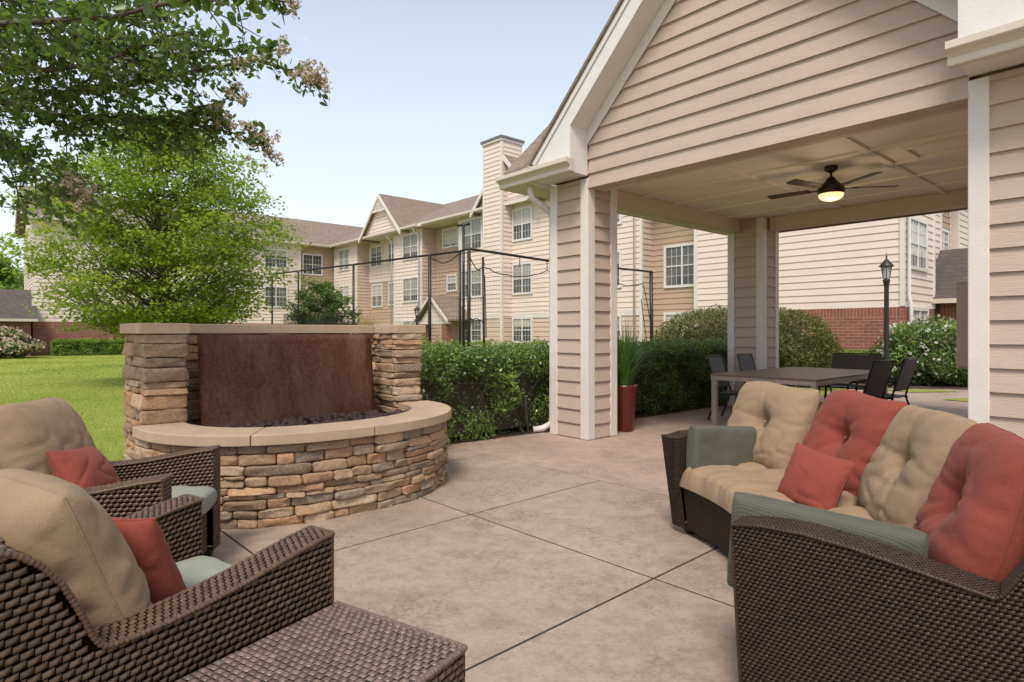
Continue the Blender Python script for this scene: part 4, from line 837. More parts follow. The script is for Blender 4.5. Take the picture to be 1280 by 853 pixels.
wallF(-25.329, -20.085, .92, [('siding_tan', 0, 5.0), ('siding_cream', 5.0, TOP)]); wallS(-25.33, .003, .917, [('siding_rose', 0, TOP)]); wallF(-29.19, -25.333, 0, cream)
wallS(-29.50, -2.66, .2, tan); wallS(-29.2, -18.4, -2.664, [('brick', 0, 1.95), ('siding_cream', 1.95, TOP)]); wallF(-38.2, -29.203, -18.4, [('brick', 0, 1.95), ('siding_cream', 1.95, TOP)])
wallF(2.39, 9.434, .077, brk); wallS(9.437, .08, 3.09, brk); wallS(9.12, 3.1, 5.2, cream); wallS(8.9, 5.2, 7.4, [('siding_tan', 0, TOP)]); wallS(9.12, 7.4, 16, cream)
def trimF(s, v, z0=.02, z1=TOP - .01, wd=.13): box('corner_trim', 'white_trim', ab, s - wd / 2, s + wd / 2, v - .055, v + .05, z0, z1)
for s, v in ((-.05, 0), (-12.74, 0), (-16.74, 0), (-20.02, 0), (-25.4, 0), (-29.1, 0), (2.46, .077)): trimF(s, v)
trimF(9.40, .077, 2.12); trimF(-29.26, -18.4, 1.97); trimF(-38.1, -18.4, 1.97)
def trimS(s, t, z0=.02): box('corner_trim', 'white_trim', ab, s - .05, s + .058, t - .065, t + .065, z0, TOP - .012)
trimS(-29.2, -2.74); trimS(9.437, 3.02, 2.12); trimS(9.12, 5.13); trimS(9.12, 7.47)
box('belt_board', 'white_trim', ab, -12.66, -.13, -.045, -.002, BELT - .12, BELT + .13); box('belt_board', 'white_trim', ab, -19.94, -16.82, -.045, -.002, 1.95, 2.17); box('belt_board', 'white_trim', ab, -25.2, -20.1, .875, .918, 4.93, 5.10)
def window(face, d, p0, p1, z0, z1, n=2):
    """frame, sashes and muntins; panes of glass and a lit blind behind the upper sash"""
    def q(a, b_, y0, y1, c, e): return (a, b_, d - y1, d - y0, c, e) if face == 'F' else (d + y0, d + y1, a, b_, c, e)
    f = MB(); e = .085
    for a in ((p0 - e, p0 + .02, 0, .075, z0 - e, z1 + e), (p1 - .02, p1 + e, 0, .075, z0 - e, z1 + e), (p0 + .021, p1 - .021, 0, .075, z1 - .02, z1 + e), (p0 + .021, p1 - .021, 0, .075, z0 - e, z0 + .02)): f.box(*q(*a))
    wd = (p1 - p0) / n; zm = z0 + (z1 - z0) * .5
    for k in range(1, n): f.box(*q(p0 + k * wd - .035, p0 + k * wd + .035, .022, .066, z0 + .021, z1 - .021))
    for k in range(n):
        a, b_ = p0 + k * wd + .036, p0 + (k + 1) * wd - .036; f.box(*q(a, b_, .024, .062, zm - .025, zm + .025))
        for fx_ in (1 / 3, 2 / 3): f.box(*q(a + (b_ - a) * fx_ - .007, a + (b_ - a) * fx_ + .007, .030, .042, z0 + .022, z1 - .022))
        for zf in (.25, .75): f.box(*q(a, b_, .031, .041, z0 + (z1 - z0) * zf - .007, z0 + (z1 - z0) * zf + .007))
    o = f.build('window', 'white_paint', ab)
    zb_ = z1 - (z1 - z0) * random.choice((.0, .35, .5, .5, .55, .75, .9)); g = MB(); g.box(*q(p0 + .005, p1 - .005, .022, .027, z0 + .005, z1 - .005)); g.build('pane', 'window_glass', o)
    if zb_ < z1 - .1: g = MB(); g.box(*q(p0 + .03, p1 - .03, .0275, .0285, zb_, z1 - .008)); g.build('blind', random.choice(('blind', 'blind_pale', 'blind')), o)
Z3, Z2, Z1 = (6.05, 7.55), (3.32, 4.77), (.86, 2.02)
for s0, s1, zz, n_ in ((-8.05, -6.70, Z3, 2), (-8.05, -6.70, Z2, 2), (-8.05, -6.70, Z1, 2), (-12.5, -10.7, (5.95, 7.6), 2), (-12.5, -10.7, Z2, 2), (-12.5, -10.7, Z1, 2), (-2.6, -1.13, Z3, 2), (-2.6, -1.13, Z2, 2), (-2.6, -1.13, Z1, 2), (-18.86, -17.14, Z3, 2), (-18.86, -17.14, Z2, 2), (-18.86, -17.14, Z1, 2), (-28.3, -26.6, Z3, 2), (-28.3, -26.6, Z2, 2)): window('F', -.004, s0, s1, *zz, n_)
for s0, s1, z0, z1, n_ in ((-15.66, -14.15, 6.58, 7.62, 2), (-15.2, -14.3, 3.88, 4.76, 1), (-24.88, -23.34, 6.11, 7.50, 2), (-22.3, -21.45, 6.2, 7.49, 1), (-24.75, -23.34, 3.2, 4.71, 2), (-22.3, -21.45, 3.25, 4.75, 1)): window('F', .916, s0, s1, z0, z1, n_)
window('F', .773, .64, 2.2, 3.24, 4.83); window('F', .773, .64, 2.2, .86, 2.07)
window('S', -29.496, -2.36, -.93, 5.75, 7.2); window('S', -29.196, -5.3, -3.74, 6.05, 7.3); window('S', -29.196, -5.3, -3.74, 3.2, 4.6); window('S', -29.196, -10.6, -9.1, 6.05, 7.5); window('S', -29.196, -10.6, -9.1, 3.3, 4.75)
window('S', 9.441, .42, 2.10, 3.34, 4.78); window('S', 9.468, .55, 2.10, .86, 2.02); window('S', 9.124, 3.5, 4.8, 6.05, 7.5); window('S', 8.904, 5.7, 6.9, 6.0, 7.4); window('S', 8.904, 5.7, 6.9, 4.3, 5.1)
# eaves and roofs
def mainroof(v): return 7.90 + (v + .52) * .475
rf = MB(); RH = mainroof(6)
rf.prism_x([(-.52, 7.90), (6, RH), (6, RH + .12), (-.52, 8.0)], -34.0, 10.1); rf.prism_x([(6.001, RH), (12.6, 7.9), (12.6, 8.0), (6.001, RH + .12)], -34.0, 10.1); rf.build('roof', 'shingle', ab)
rf = MB(); rf.prism_y([(-28.72, 7.885), (-33.7, 10.5), (-33.7, 10.61), (-28.72, 7.99)], -18.9, 6.2); rf.prism_y([(-33.701, 10.5), (-38.7, 7.885), (-38.7, 7.99), (-33.701, 10.61)], -18.9, 6.2); rf.build('roof', 'shingle', ab)
rf = MB(); rf.prism_y([(9.95, 7.9), (4.5, 10.75), (4.5, 10.87), (9.95, 8.0)], 3.0, 18); rf.build('roof', 'shingle', ab)
box('soffit', 'white_trim', ab, -28.7, 10.0, -.50, .95, 7.862, 7.895); box('soffit', 'white_trim', ab, -29.6, -28.75, -18.8, -.51, 7.864, 7.884)
box('fascia', 'white_trim', ab, -28.7, 10.05, -.545, -.523, 7.80, 7.985); box('fascia', 'white_trim', ab, -28.716, -28.69, -18.9, -.55, 7.80, 7.985)
for a, b_ in ((-28.6, -16.4), (-15.9, -9.8), (-6.4, 9.9)): box('gutter', 'gutter_paint', ab, a, b_, -.66, -.548, 7.85, 7.975)
box('gutter', 'gutter_paint', ab, -28.688, -28.58, -18.8, -.7, 7.85, 7.975)
MB().prism_y([(-38.2, 7.88), (-29.2, 7.88), (-33.7, 10.45)], -18.42, -18.2).build('wing_gable', 'siding_cream', ab)
for poly in ([(-28.72, 7.80), (-33.7, 10.42), (-33.7, 10.60), (-28.72, 7.98)], [(-33.701, 10.42), (-38.7, 7.80), (-38.7, 7.98), (-33.701, 10.60)]): MB().prism_y(poly, -18.96, -18.905).build('rake_board', 'white_trim', ab)
def gable(sc_, hw, zb, za, vf, vb, ornament=True):
    m = (za - zb) / hw; mb = siding(MB(), 'F', vf, sc_ - hw, sc_ + hw, zb, za - .25, PI_, LIP, lambda z: sc_ - hw + (z - zb) / m, lambda z: sc_ + hw - (z - zb) / m); mb.prism_y([(sc_ - hw, zb), (sc_ + hw, zb), (sc_, za)], vf + .003, vf + .2); mb.build('gable', 'siding_cream', ab)
    r_ = MB()
    for sg in (-1, 1):
        P = [(sc_ + sg * (hw + .25), zb - .25 * m + .02), (sc_, za + .02), (sc_, za + .14), (sc_ + sg * (hw + .25), zb - .25 * m + .14)]
        if sg > 0: P = P[::-1]
        r_.prism_y(P, vf - .25, vb)
        B_ = [(sc_ + sg * (hw + .25), zb - .25 * m - .16), (sc_, za - .16), (sc_, za + .10), (sc_ + sg * (hw + .25), zb - .25 * m + .10)]
        if sg > 0: B_ = B_[::-1]
        MB().prism_y(B_, vf - .33, vf - .255).build('rake_board', 'white_trim', ab)
    r_.build('roof', 'shingle', ab)
    if ornament:
        zz = za - .95; mb = MB(); mb.box(sc_ - (za - zz) / m + .08, sc_ + (za - zz) / m - .08, vf - .30, vf - .26, zz - .13, zz)
        for k in range(-5, 6):
            x = sc_ + k * .13; top = za - abs(k * .13) * m - .18
            if top > zz + .05: mb.box(x - .03, x + .03, vf - .295, vf - .265, zz + .001, top)
        mb.build('gable_truss', 'white_trim', ab)
gable(-20.97, 2.55, 7.93, 10.46, -.42, 5.6); gable(-8.35, 2.35, 7.95, 10.45, -.32, 5.4, False)
# chimney
c0, c1, cv = -9.715, -8.21, -.704
mb = siding(MB(), 'F', cv, c0 + .1, c1 - .1, BELT, 11.1, PI_, LIP); siding(mb, 'S', c1, cv + .1, .6, BELT, 11.1, PI_, LIP); mb.box(c0 + .02, c1 - .003, cv + .003, .7, 0, 11.1); ch = mb.build('chimney', 'siding_cream', ab)
mb = siding(MB(), 'F', cv, c0 + .1, c1 - .1, 0, BELT, PI_, LIP); siding(mb, 'S', c1, cv + .1, -.002, 0, BELT, PI_, LIP); mb.build('chimney_base', 'siding_rose', ch)
for a, b_, y0, y1 in ((c0 - .01, c0 + .1, cv - .03, cv + .1), (c1 - .1, c1 + .03, cv - .03, cv + .1)): box('corner_trim', 'white_trim', ch, a, b_, y0, y1, .02, 11.12)
box('belt_board', 'white_trim', ch, c0 + .101, c1 - .101, cv - .045, cv - .0, BELT - .12, BELT + .13); box('chimney_crown', 'white_trim', ch, c0 - .06, c1 + .06, cv - .08, .75, 11.121, 11.24); box('chimney_cap', 'chimney_cap', ch, c0 - .10, c1 + .10, cv - .12, .80, 11.241, 11.36)
# entrance porch
pr = MB().prism_y([(-14.9, 1.95), (-13.2, 3.32), (-11.5, 1.95), (-11.5, 2.03), (-13.2, 3.42), (-14.9, 2.03)], -1.75, .9).build('porch_roof', 'shingle', ab)
for P in ([(-14.95, 1.82), (-13.2, 3.24), (-13.2, 3.42), (-14.95, 2.0)], [(-13.199, 3.24), (-11.45, 1.82), (-11.45, 2.0), (-13.199, 3.42)]): MB().prism_y(P, -1.82, -1.755).build('rake_board', 'white_trim', pr)
MB().prism_y([(-14.6, 1.96), (-11.8, 1.96), (-13.2, 3.1)], -1.5, -1.4).build('porch_gable', 'siding_cream', pr); box('porch_beam', 'white_trim', pr, -14.6, -11.8, -1.52, -1.36, 1.78, 1.955)
for s in (-14.4, -12.1): box('porch_pier', 'brick', pr, s - .22, s + .22, -1.55, -1.15, 0, 1.775)
dr = box('door', 'door_dark', ab, -14.0, -12.9, .86, .915, .0, 2.0); box('door_frame', 'white_trim', dr, -14.12, -14.005, .85, .918, 0, 2.06); box('door_frame', 'white_trim', dr, -12.895, -12.83, .85, .918, 0, 2.06)
def spout(x, y, kx=0, ky=1): MB().tube([(x - kx * .45, y - ky * .5, 7.84), (x - kx * .4, y - ky * .45, 7.65), (x, y - ky * .07, 7.35), (x, y - ky * .07, .1)], .05, 8).build('downspout', 'white_paint', ab, True)
spout(-16.95, -.02); spout(-20.3, -.02); spout(-9.95, -.02); spout(-.35, -.02)
MB().tube([(9.55, -.02, 7.8), (9.55, .0, 7.5), (9.53, .22, 7.3), (9.53, .22, 2.45), (9.58, .22, 2.2), (9.58, .22, .1)], .055, 8).build('downspout', 'white_paint', ab, True)
# low brick buildings either side
def low_house(label, loc, wd, dp, ze, zr, rz=ROT):
    r = empty('brick_outbuilding', label, 'building', (*loc, 0), rz); box('wall', 'brick', r, -wd / 2, wd / 2, 0, dp, 0, ze)
    MB().prism_x([(-.4, ze - .05), (dp / 2, zr), (dp + .4, ze - .05), (dp + .4, ze + .03), (dp / 2, zr + .1), (-.4, ze + .03)], -wd / 2 - .3, wd / 2 + .3).build('roof', 'shingle_dark', r)
    box('fascia', 'gutter_paint', r, -wd / 2 - .3, wd / 2 + .3, -.44, -.405, ze - .12, ze + .03); return r
low_house('low brick outbuilding with dark shingle roof at the far left', (-30.6, 31.2), 9.0, 5.0, 2.05, 3.75, ROT + R(90))
low_house('low brick outbuilding with dark roof behind the white rose bush', W(13.25, 3.3, A0), 7.4, 2.6, 2.40, 4.1)

# ------------------------------------------------------------------ sports court cage
cg = empty('court_fence', 'tall black netted fence of a sports court behind the fountain', 'fence', (0, 0, 0))
HF = 3.3
line = [(-8.12, 20.45), (-6.85, 19.37), (-4.60, 17.53), (-2.09, 15.34), (-1.26, 14.62), (-1.01, 14.16)]; line2 = [(-1.01, 14.16), (.96, 16.54), (2.7, 18.1), (4.55, 19.63)]
for (x, y), r_ in zip(line, (.03, .03, .034, .044, .034, .042)): MB().tube([(x, y, 0), (x, y, HF)], r_, 8).build('post', 'dark_metal', cg, True)
MB().tube([(4.55, 19.63, 0), (4.52, 19.63, HF)], .06, 8).build('post', 'dark_metal', cg, True); MB().tube([(-.66, 14.55, 0), (-.70, 14.55, 3.15)], .028, 8).build('post', 'dark_metal', cg, True)
MB().tube([(x, y, HF) for x, y in line], .03, 6).build('rail', 'dark_metal', cg, True); MB().tube([(x, y, HF) for x, y in line2], .035, 6).build('rail', 'dark_metal', cg, True)
def net(ln, z0, z1, step, r_, name):
    mb = MB(); P = [Vector((x, y, 0)) for x, y in ln]
    for a, b_ in zip(P[:-1], P[1:]):
        L = (b_ - a).length; n_ = max(1, int(L / step)); d = (b_ - a).normalized() * r_
        for k in range(n_):
            p = a.lerp(b_, k / n_); mb.add([(p.x - d.x, p.y - d.y, z0), (p.x + d.x, p.y + d.y, z0), (p.x + d.x, p.y + d.y, z1), (p.x - d.x, p.y - d.y, z1)], [(0, 1, 2, 3)])
        for k in range(int((z1 - z0) / step) + 1):
            z = z0 + k * step; mb.add([(a.x, a.y, z - r_), (b_.x, b_.y, z - r_), (b_.x, b_.y, z + r_), (a.x, a.y, z + r_)], [(0, 1, 2, 3)])
    return mb.build(name, 'net_black', cg)
net(line, .3, HF - .06, 0.11, .0019, 'netting'); net(line2[:2], .3, HF - .3, .11, .0014, 'netting')
net([(-7.6, 20.1), (-4.75, 17.75)], .8, 1.95, .05, .008, 'windscreen')
rngc = random.Random(4)
def cable(a, b_, sagz, n_=14): 
    a, b_ = Vector(a), Vector(b_); return [tuple(a.lerp(b_, i / n_) - Vector((0, 0, sagz * 4 * (i / n_) * (1 - i / n_) + rngc.uniform(-.02, .02)))) for i in range(n_ + 1)]
for a, b_, sg in (((-2.09, 15.34, HF - .05), (-1.26, 14.62, HF - .05), .18), ((-1.01, 14.16, HF - .1), (-.66, 14.55, 3.0), .25), ((-.66, 14.55, 2.9), (.96, 16.54, 3.02), .18), ((.96, 16.54, 3.02), (2.7, 18.1, 3.0), .12), ((2.7, 18.1, 3.0), (4.2, 19.4, 2.9), .15), ((4.2, 19.4, 2.9), (4.5, 19.63, 1.6), -.12), ((4.15, 19.4, 2.4), (4.4, 19.6, .9), .1), ((-.66, 14.55, 2.7), (-.62, 14.5, 1.2), -.16), ((-1.1, 14.2, 1.6), (-.66, 14.55, 1.55), -.08)): MB().tube(cable(a, b_, sg), .013, 5).build('cable', 'dark_metal', cg, True)
for x, y in ((.2, 15.6), (.96, 16.54), (1.9, 17.4)): MB().tube([(x, y, HF), (x, y, HF - .28)], .012, 5).build('hanger', 'dark_metal', cg, True)
tp = empty('tall_pole', 'tall thin black pole with short crossbar beside the court fence corner', 'pole', (-1.19, 14.85, 0)); MB().tube([(0, 0, 0), (0, 0, 3.98)], .032, 8).build('shaft', 'dark_metal', tp, True); MB().tube([(-.16, .02, 3.96), (.16, -.02, 4.0)], .03, 8).build('crossbar', 'dark_metal', tp, True)

# ------------------------------------------------------------------ lamps
def lamp(label, x, y, H):
    r = empty('street_lamp', label, 'street lamp', (x, y, 0), 0, 'black lantern street lamps'); k = H / 3.3
    MB().lathe([(.12, 0), (.12, .1), (.075, .3), (.058, .5), (.052, 2.42 * k), (.06, 2.5 * k), (.075, 2.58 * k), (.085, 2.62 * k), (.05, 2.66 * k)], n=14).build('post', 'dark_metal', r, True)
    z = 2.66 * k; mb = MB()
    for i in range(6):
        a = 2 * math.pi * i / 6; mb.tube([(.075 * math.cos(a), .075 * math.sin(a), z), (.13 * math.cos(a), .13 * math.sin(a), z + .30 * k)], .009, 5)
    mb.build('lantern_frame', 'dark_metal', r, True); MB().lathe([(.066, .005), (.122, .29 * k)], (0, 0, z), 6).build('lantern_glass', 'lamp_glass', r)
    MB().lathe([(.165, .29 * k), (.16, .31 * k), (.09, .40 * k), (.04, .46 * k), (.015, .5 * k), (.022, .53 * k), (.01, .56 * k), (.004, .64 * k)], (0, 0, z), 12).build('lantern_cap', 'dark_metal', r, True)
lamp('black lantern street lamp standing by the white rose bush', 9.30, 15.0, 3.32); lamp('distant black lantern lamp left of the entrance porch', -4.45, 28.3, 2.65)

# ------------------------------------------------------------------ planter
pl = empty('potted_grass', 'tall dark red planter with spiky green grass behind the column', 'planter', (*W(-.17, .93), 0))
MB().lathe([(.115, 0), (.12, .01), (.172, .60), (.177, .63), (.163, .632), (.153, .58), (.02, .575)], n=28).build('pot', 'red_pot', pl, True)
V, F, c = [], [], []; nB = 420
for k in range(nB):
    a = rng.uniform(0, 6.28); le = rng.uniform(.58, 1.16); out = rng.uniform(.03, .62); x = y = 0; b0 = len(V); z0 = .56; wd = rng.uniform(.003, .0065); r0 = rng.uniform(0, .12)
    for i in range(7):
        q = i / 6; rr = r0 + out * q * q * 1.1; zz = z0 + le * (q - .85 * out * q ** 2.5); w_ = wd * (1 - q ** 3 * .95); px, py = rr * math.cos(a), rr * math.sin(a)
        V += [(px - math.sin(a) * w_, py + math.cos(a) * w_, zz), (px + math.sin(a) * w_, py - math.cos(a) * w_, zz)]; c += [min(1, max(0, .2 + .5 * q + rng.normal(0, .15)))] * 2
        if i: F.append((b0 + 2 * i - 2, b0 + 2 * i - 1, b0 + 2 * i + 1, b0 + 2 * i))
mesh_np('leaves', np.array(V), np.array(F), 'yucca', pl, np.array(c))

# ------------------------------------------------------------------ hedges and shrubs
def box_points(n, x0, x1, y0, y1, z0, z1, depth=.16, rough=.05):
    P, N = [], []; A = [(x1 - x0) * (y1 - y0), (y1 - y0) * (z1 - z0), (y1 - y0) * (z1 - z0), (x1 - x0) * (z1 - z0), (x1 - x0) * (z1 - z0)]; A = np.array(A) / sum(A); f = rng.choice(5, n, p=A); u, v, d = rng.uniform(0, 1, n), rng.uniform(0, 1, n), rng.uniform(0, 1, n) ** 1.5 * depth
    X = np.where(f == 0, x0 + u * (x1 - x0), np.where(f == 1, x1 - d, np.where(f == 2, x0 + d, x0 + u * (x1 - x0)))); Y = np.where((f == 1) | (f == 2), y0 + u * (y1 - y0), np.where(f == 0, y0 + v * (y1 - y0), np.where(f == 3, y0 + d, y1 - d))); Z_ = np.where(f == 0, z1 - d, z0 + v * (z1 - z0))
    N = np.zeros((n, 3)); N[f == 0, 2] = 1; N[f == 1, 0] = 1; N[f == 2, 0] = -1; N[f == 3, 1] = -1; N[f == 4, 1] = 1
    lum = np.array([noise.fractal((x * 2.6, y * 2.6, z * 2.6), 1.0, 2.0, 3) for x, y, z in zip(X, Y, Z_)]); P = np.stack([X, Y, Z_], 1) + N * (lum * rough * 1.6 + rng.normal(0, rough * .35, n))[:, None]
    e = np.minimum(np.minimum(P[:, 1] - y0, y1 - P[:, 1]), .22); cr_ = np.clip((.22 - e) / .22, 0, 1) ** 2 * .12; P[:, 2] -= np.where(P[:, 2] > z1 - .3, cr_, 0)
    e = np.clip((.20 - np.minimum(np.minimum(P[:, 0] - x0, x1 - P[:, 0]), .20)) / .20, 0, 1) ** 2 * .08; P[:, 2] -= np.where(P[:, 2] > z1 - .3, e, 0); return P, N + np.array([0, 0, .35]), lum
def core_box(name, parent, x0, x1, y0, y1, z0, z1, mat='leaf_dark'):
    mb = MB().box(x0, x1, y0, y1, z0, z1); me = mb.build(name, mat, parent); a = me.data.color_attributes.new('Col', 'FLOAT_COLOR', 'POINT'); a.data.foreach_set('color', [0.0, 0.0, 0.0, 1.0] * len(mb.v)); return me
def hedge(label, loc, rz, x0, x1, y0, y1, h, n, size, mat='leaf_hedge', z0=.02, bare=0.0, group=None, depth=.20, rough=.05):
    r = empty('hedge', label, 'hedge', (*loc, 0), rz, group); P, N, lum = box_points(n, x0, x1, y0, y1, z0, h, depth, rough)
    if bare:
        k = ~((lum < -.02 - .25 * (1 - np.abs(P[:, 2] - .45 * h) / (.45 * h)) * 0) & (np.abs(P[:, 2] - h * .36) < h * .34) & (rng.uniform(0, 1, len(P)) < bare)); P, N, lum = P[k], N[k], lum[k]
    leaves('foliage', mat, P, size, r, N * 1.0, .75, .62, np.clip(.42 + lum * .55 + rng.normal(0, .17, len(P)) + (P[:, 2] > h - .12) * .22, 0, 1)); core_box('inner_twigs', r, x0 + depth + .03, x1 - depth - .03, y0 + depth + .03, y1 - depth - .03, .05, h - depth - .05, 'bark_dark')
    mb = MB(); rr = random.Random(5)
    for k in range(int((y1 - y0) * (x1 - x0) * 12)):
        x, y = rr.uniform(x0 + .1, x1 - .1), rr.uniform(y0 + .1, y1 - .1)
        for q in range(3): mb.tube([(x, y, -.02), (x + rr.uniform(-.1, .1), y + rr.uniform(-.1, .1), h * .35), (x + rr.uniform(-.25, .25), y + rr.uniform(-.25, .25), h * .8)], [.012, .009, .004], 4)
    mb.build('stems', 'bark_dark', r); return r
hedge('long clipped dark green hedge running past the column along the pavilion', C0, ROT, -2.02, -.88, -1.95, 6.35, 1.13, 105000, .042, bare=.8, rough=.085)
def ball(name, label, cat, c, r_, n, size, mat, flowers=None, seed=1, zmin=.05, lump=.10, group=None, shell=.78, fsize=.07, stems=True):
    o = empty(name, label, cat, (c[0], c[1], 0), 0, group); P, d = blob_pts(n, (0, 0, c[2]), r_, shell, None, lump, seed); k = P[:, 2] > zmin; P, d = P[k], d[k]
    lum = np.array([noise.fractal((x * 1.7 + seed, y * 1.7, z * 1.7), 1.0, 2.0, 3) for x, y, z in P]); P = P + d * (lum * .12)[:, None]
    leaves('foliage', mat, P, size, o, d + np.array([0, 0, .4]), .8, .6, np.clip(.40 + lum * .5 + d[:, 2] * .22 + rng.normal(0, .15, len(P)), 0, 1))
    mb = MB(); rr = random.Random(seed)
    for q in range(14):
        a = rr.uniform(0, 6.28); mb.tube([(0, 0, -.02), (math.cos(a) * r_[0] * .3, math.sin(a) * r_[1] * .3, c[2] * .7), (math.cos(a) * r_[0] * .72, math.sin(a) * r_[1] * .72, c[2] + rr.uniform(-.1, .6) * r_[2])], [.03, .02, .006], 5)
    mb.build('stems', 'bark_dark', o)
    if shell > .7:
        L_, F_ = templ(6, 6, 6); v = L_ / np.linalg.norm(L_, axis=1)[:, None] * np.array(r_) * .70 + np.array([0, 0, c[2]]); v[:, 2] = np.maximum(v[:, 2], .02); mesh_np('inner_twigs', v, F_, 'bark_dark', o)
    if flowers:
        fm, fn = flowers; Pf, df = blob_pts(fn, (0, 0, c[2]), [q * 1.03 for q in r_], .95, None, lump, seed); kk = (Pf[:, 2] > zmin + .2); Pf, df = Pf[kk], df[kk]; m = 6
        leaves('blossoms', fm, np.repeat(Pf, m, 0) + rng.normal(0, fsize * .35, (len(Pf) * m, 3)), fsize, o, np.repeat(df, m, 0), .7, .9)
    return o
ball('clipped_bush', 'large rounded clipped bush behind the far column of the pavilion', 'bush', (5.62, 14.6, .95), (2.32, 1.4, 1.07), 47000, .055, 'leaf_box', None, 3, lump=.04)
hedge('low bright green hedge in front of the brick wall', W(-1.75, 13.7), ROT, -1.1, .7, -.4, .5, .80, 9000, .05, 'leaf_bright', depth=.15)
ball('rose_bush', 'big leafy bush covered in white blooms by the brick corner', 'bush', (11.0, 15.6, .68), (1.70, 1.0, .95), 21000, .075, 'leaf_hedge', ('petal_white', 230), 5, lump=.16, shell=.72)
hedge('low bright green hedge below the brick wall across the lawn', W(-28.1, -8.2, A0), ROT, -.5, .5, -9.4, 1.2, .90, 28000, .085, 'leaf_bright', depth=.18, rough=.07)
ball('flowering_shrub', 'wide shrub thick with pale pink blossom at the left edge of the lawn', 'bush', (-27.0, 31.4, .60), (2.1, 1.2, .85), 14000, .11, 'leaf_hedge', ('petal_blush', 900), 9, lump=.15, shell=.72, fsize=.11)
ball('small_shrub', 'small bright green shrub just behind the fountain pier', 'bush', (-1.75, 12.6, .50), (.75, .6, .72), 7000, .05, 'leaf_bright', None, 12, lump=.14)
ball('small_shrub', 'low green shrub in front of the chimney, above the long hedge', 'bush', (-.9, 22.5, .45), (2.6, .8, .55), 9000, .07, 'leaf_bright', None, 15, lump=.12)
og = empty('ornamental_grass', 'clump of straw coloured ornamental grass behind the fountain', 'grass clump', (-5.3, 22.2, 0)); V, F, c = [], [], []
for k in range(900):
    a = rng.uniform(0, 6.28); le = rng.uniform(1.2, 2.15); out = rng.uniform(0, .55); b0 = len(V); wd = rng.uniform(.006, .014); r0 = rng.uniform(0, .2)
    for i in range(5):
        q = i / 4; rr = r0 + out * q * q; zz = le * (q - .3 * out * q ** 3); w_ = wd * (1.2 - q); V += [(rr * math.cos(a) - math.sin(a) * w_, rr * math.sin(a) + math.cos(a) * w_, zz), (rr * math.cos(a) + math.sin(a) * w_, rr * math.sin(a) - math.cos(a) * w_, zz)]; c += [rng.uniform(0, 1)] * 2
        if i: F.append((b0 + 2 * i - 2, b0 + 2 * i - 1, b0 + 2 * i + 1, b0 + 2 * i))
mesh_np('leaves', np.array(V), np.array(F), 'straw', og, np.array(c))

# ------------------------------------------------------------------ trees
def clump_tree(name, label, x, y, trunk_h, zc, rx, rz_, nclump, nleaf, size, mat, bark, seed, taper=.35, flatn=.38, group=None, tr=.12, low=.0, pale=0):
    r = empty(name, label, 'tree', (x, y, 0), 0, group); rr = random.Random(seed); mb = MB(); ztop = zc + rz_ * .9
    sp = [(0, 0, -.05)] + [(rr.uniform(-.08, .08) * k, rr.uniform(-.08, .08) * k, ztop * k / 6) for k in range(1, 7)]; mb.tube(sp, [tr * (1.15 - k / 6.3) for k in range(7)], 9); P, c, nn = [], [], []
    for k in range(nclump):
        q = (k + .5) / nclump; z = zc - rz_ + 2 * rz_ * q ** .9; h = (z - (zc - rz_)) / (2 * rz_); env = math.sqrt(max(.02, 1 - ((z - zc) / rz_) ** 2)) * (1 - taper * max(0, h - .35)) ; a = k * 2.39996 + rr.uniform(-.4, .4); rad = rx * env * rr.uniform(.30, 1.04)
        cx_, cy_ = rad * math.cos(a), rad * math.sin(a); zz = z + rr.uniform(-.2, .2)
        if rad > rx * .3:
            zb = max(trunk_h, zz - rad * rr.uniform(.55, 1.0)); zb = min(zb, ztop * .95); f = zb / ztop * 6; i0 = min(5, int(f)); b0 = Vector(sp[i0]).lerp(Vector(sp[i0 + 1]), f - i0)
            mid = b0.lerp(Vector((cx_, cy_, zz)), .55) + Vector((rr.uniform(-.12, .12) * rad, rr.uniform(-.12, .12) * rad, rr.uniform(-.16, .08) * rad)); mb.tube([b0, mid, (cx_, cy_, zz)], [tr * .22, tr * .10, tr * .02], 5)
        if rad > rx * .45:
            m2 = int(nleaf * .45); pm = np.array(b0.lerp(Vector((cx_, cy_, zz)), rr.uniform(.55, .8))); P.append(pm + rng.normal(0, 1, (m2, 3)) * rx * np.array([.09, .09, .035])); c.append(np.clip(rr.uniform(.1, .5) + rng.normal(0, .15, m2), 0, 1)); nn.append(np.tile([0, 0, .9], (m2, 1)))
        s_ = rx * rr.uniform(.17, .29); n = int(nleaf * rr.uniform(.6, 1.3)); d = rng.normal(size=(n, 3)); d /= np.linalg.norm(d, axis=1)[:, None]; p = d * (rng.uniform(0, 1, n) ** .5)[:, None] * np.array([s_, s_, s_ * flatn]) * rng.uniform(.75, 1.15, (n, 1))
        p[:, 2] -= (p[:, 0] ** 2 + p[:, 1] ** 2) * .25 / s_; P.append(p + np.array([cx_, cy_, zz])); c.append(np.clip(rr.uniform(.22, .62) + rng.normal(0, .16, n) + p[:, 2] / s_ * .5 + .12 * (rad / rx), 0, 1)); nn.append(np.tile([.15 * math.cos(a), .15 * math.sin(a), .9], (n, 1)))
    mb.build('trunk', bark, r, True); leaves('crown', mat, np.concatenate(P), size, r, np.concatenate(nn), .55, .62, np.concatenate(c)); return r
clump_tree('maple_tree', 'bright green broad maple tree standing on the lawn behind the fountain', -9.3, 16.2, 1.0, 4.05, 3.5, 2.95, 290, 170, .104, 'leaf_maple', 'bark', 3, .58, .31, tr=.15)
clump_tree('round_tree', 'dense dark green small tree behind the court windscreen', -9.6, 30.5, .8, 2.0, 1.9, 1.75, 70, 170, .14, 'leaf_hedge', 'bark', 8, .2, .7)
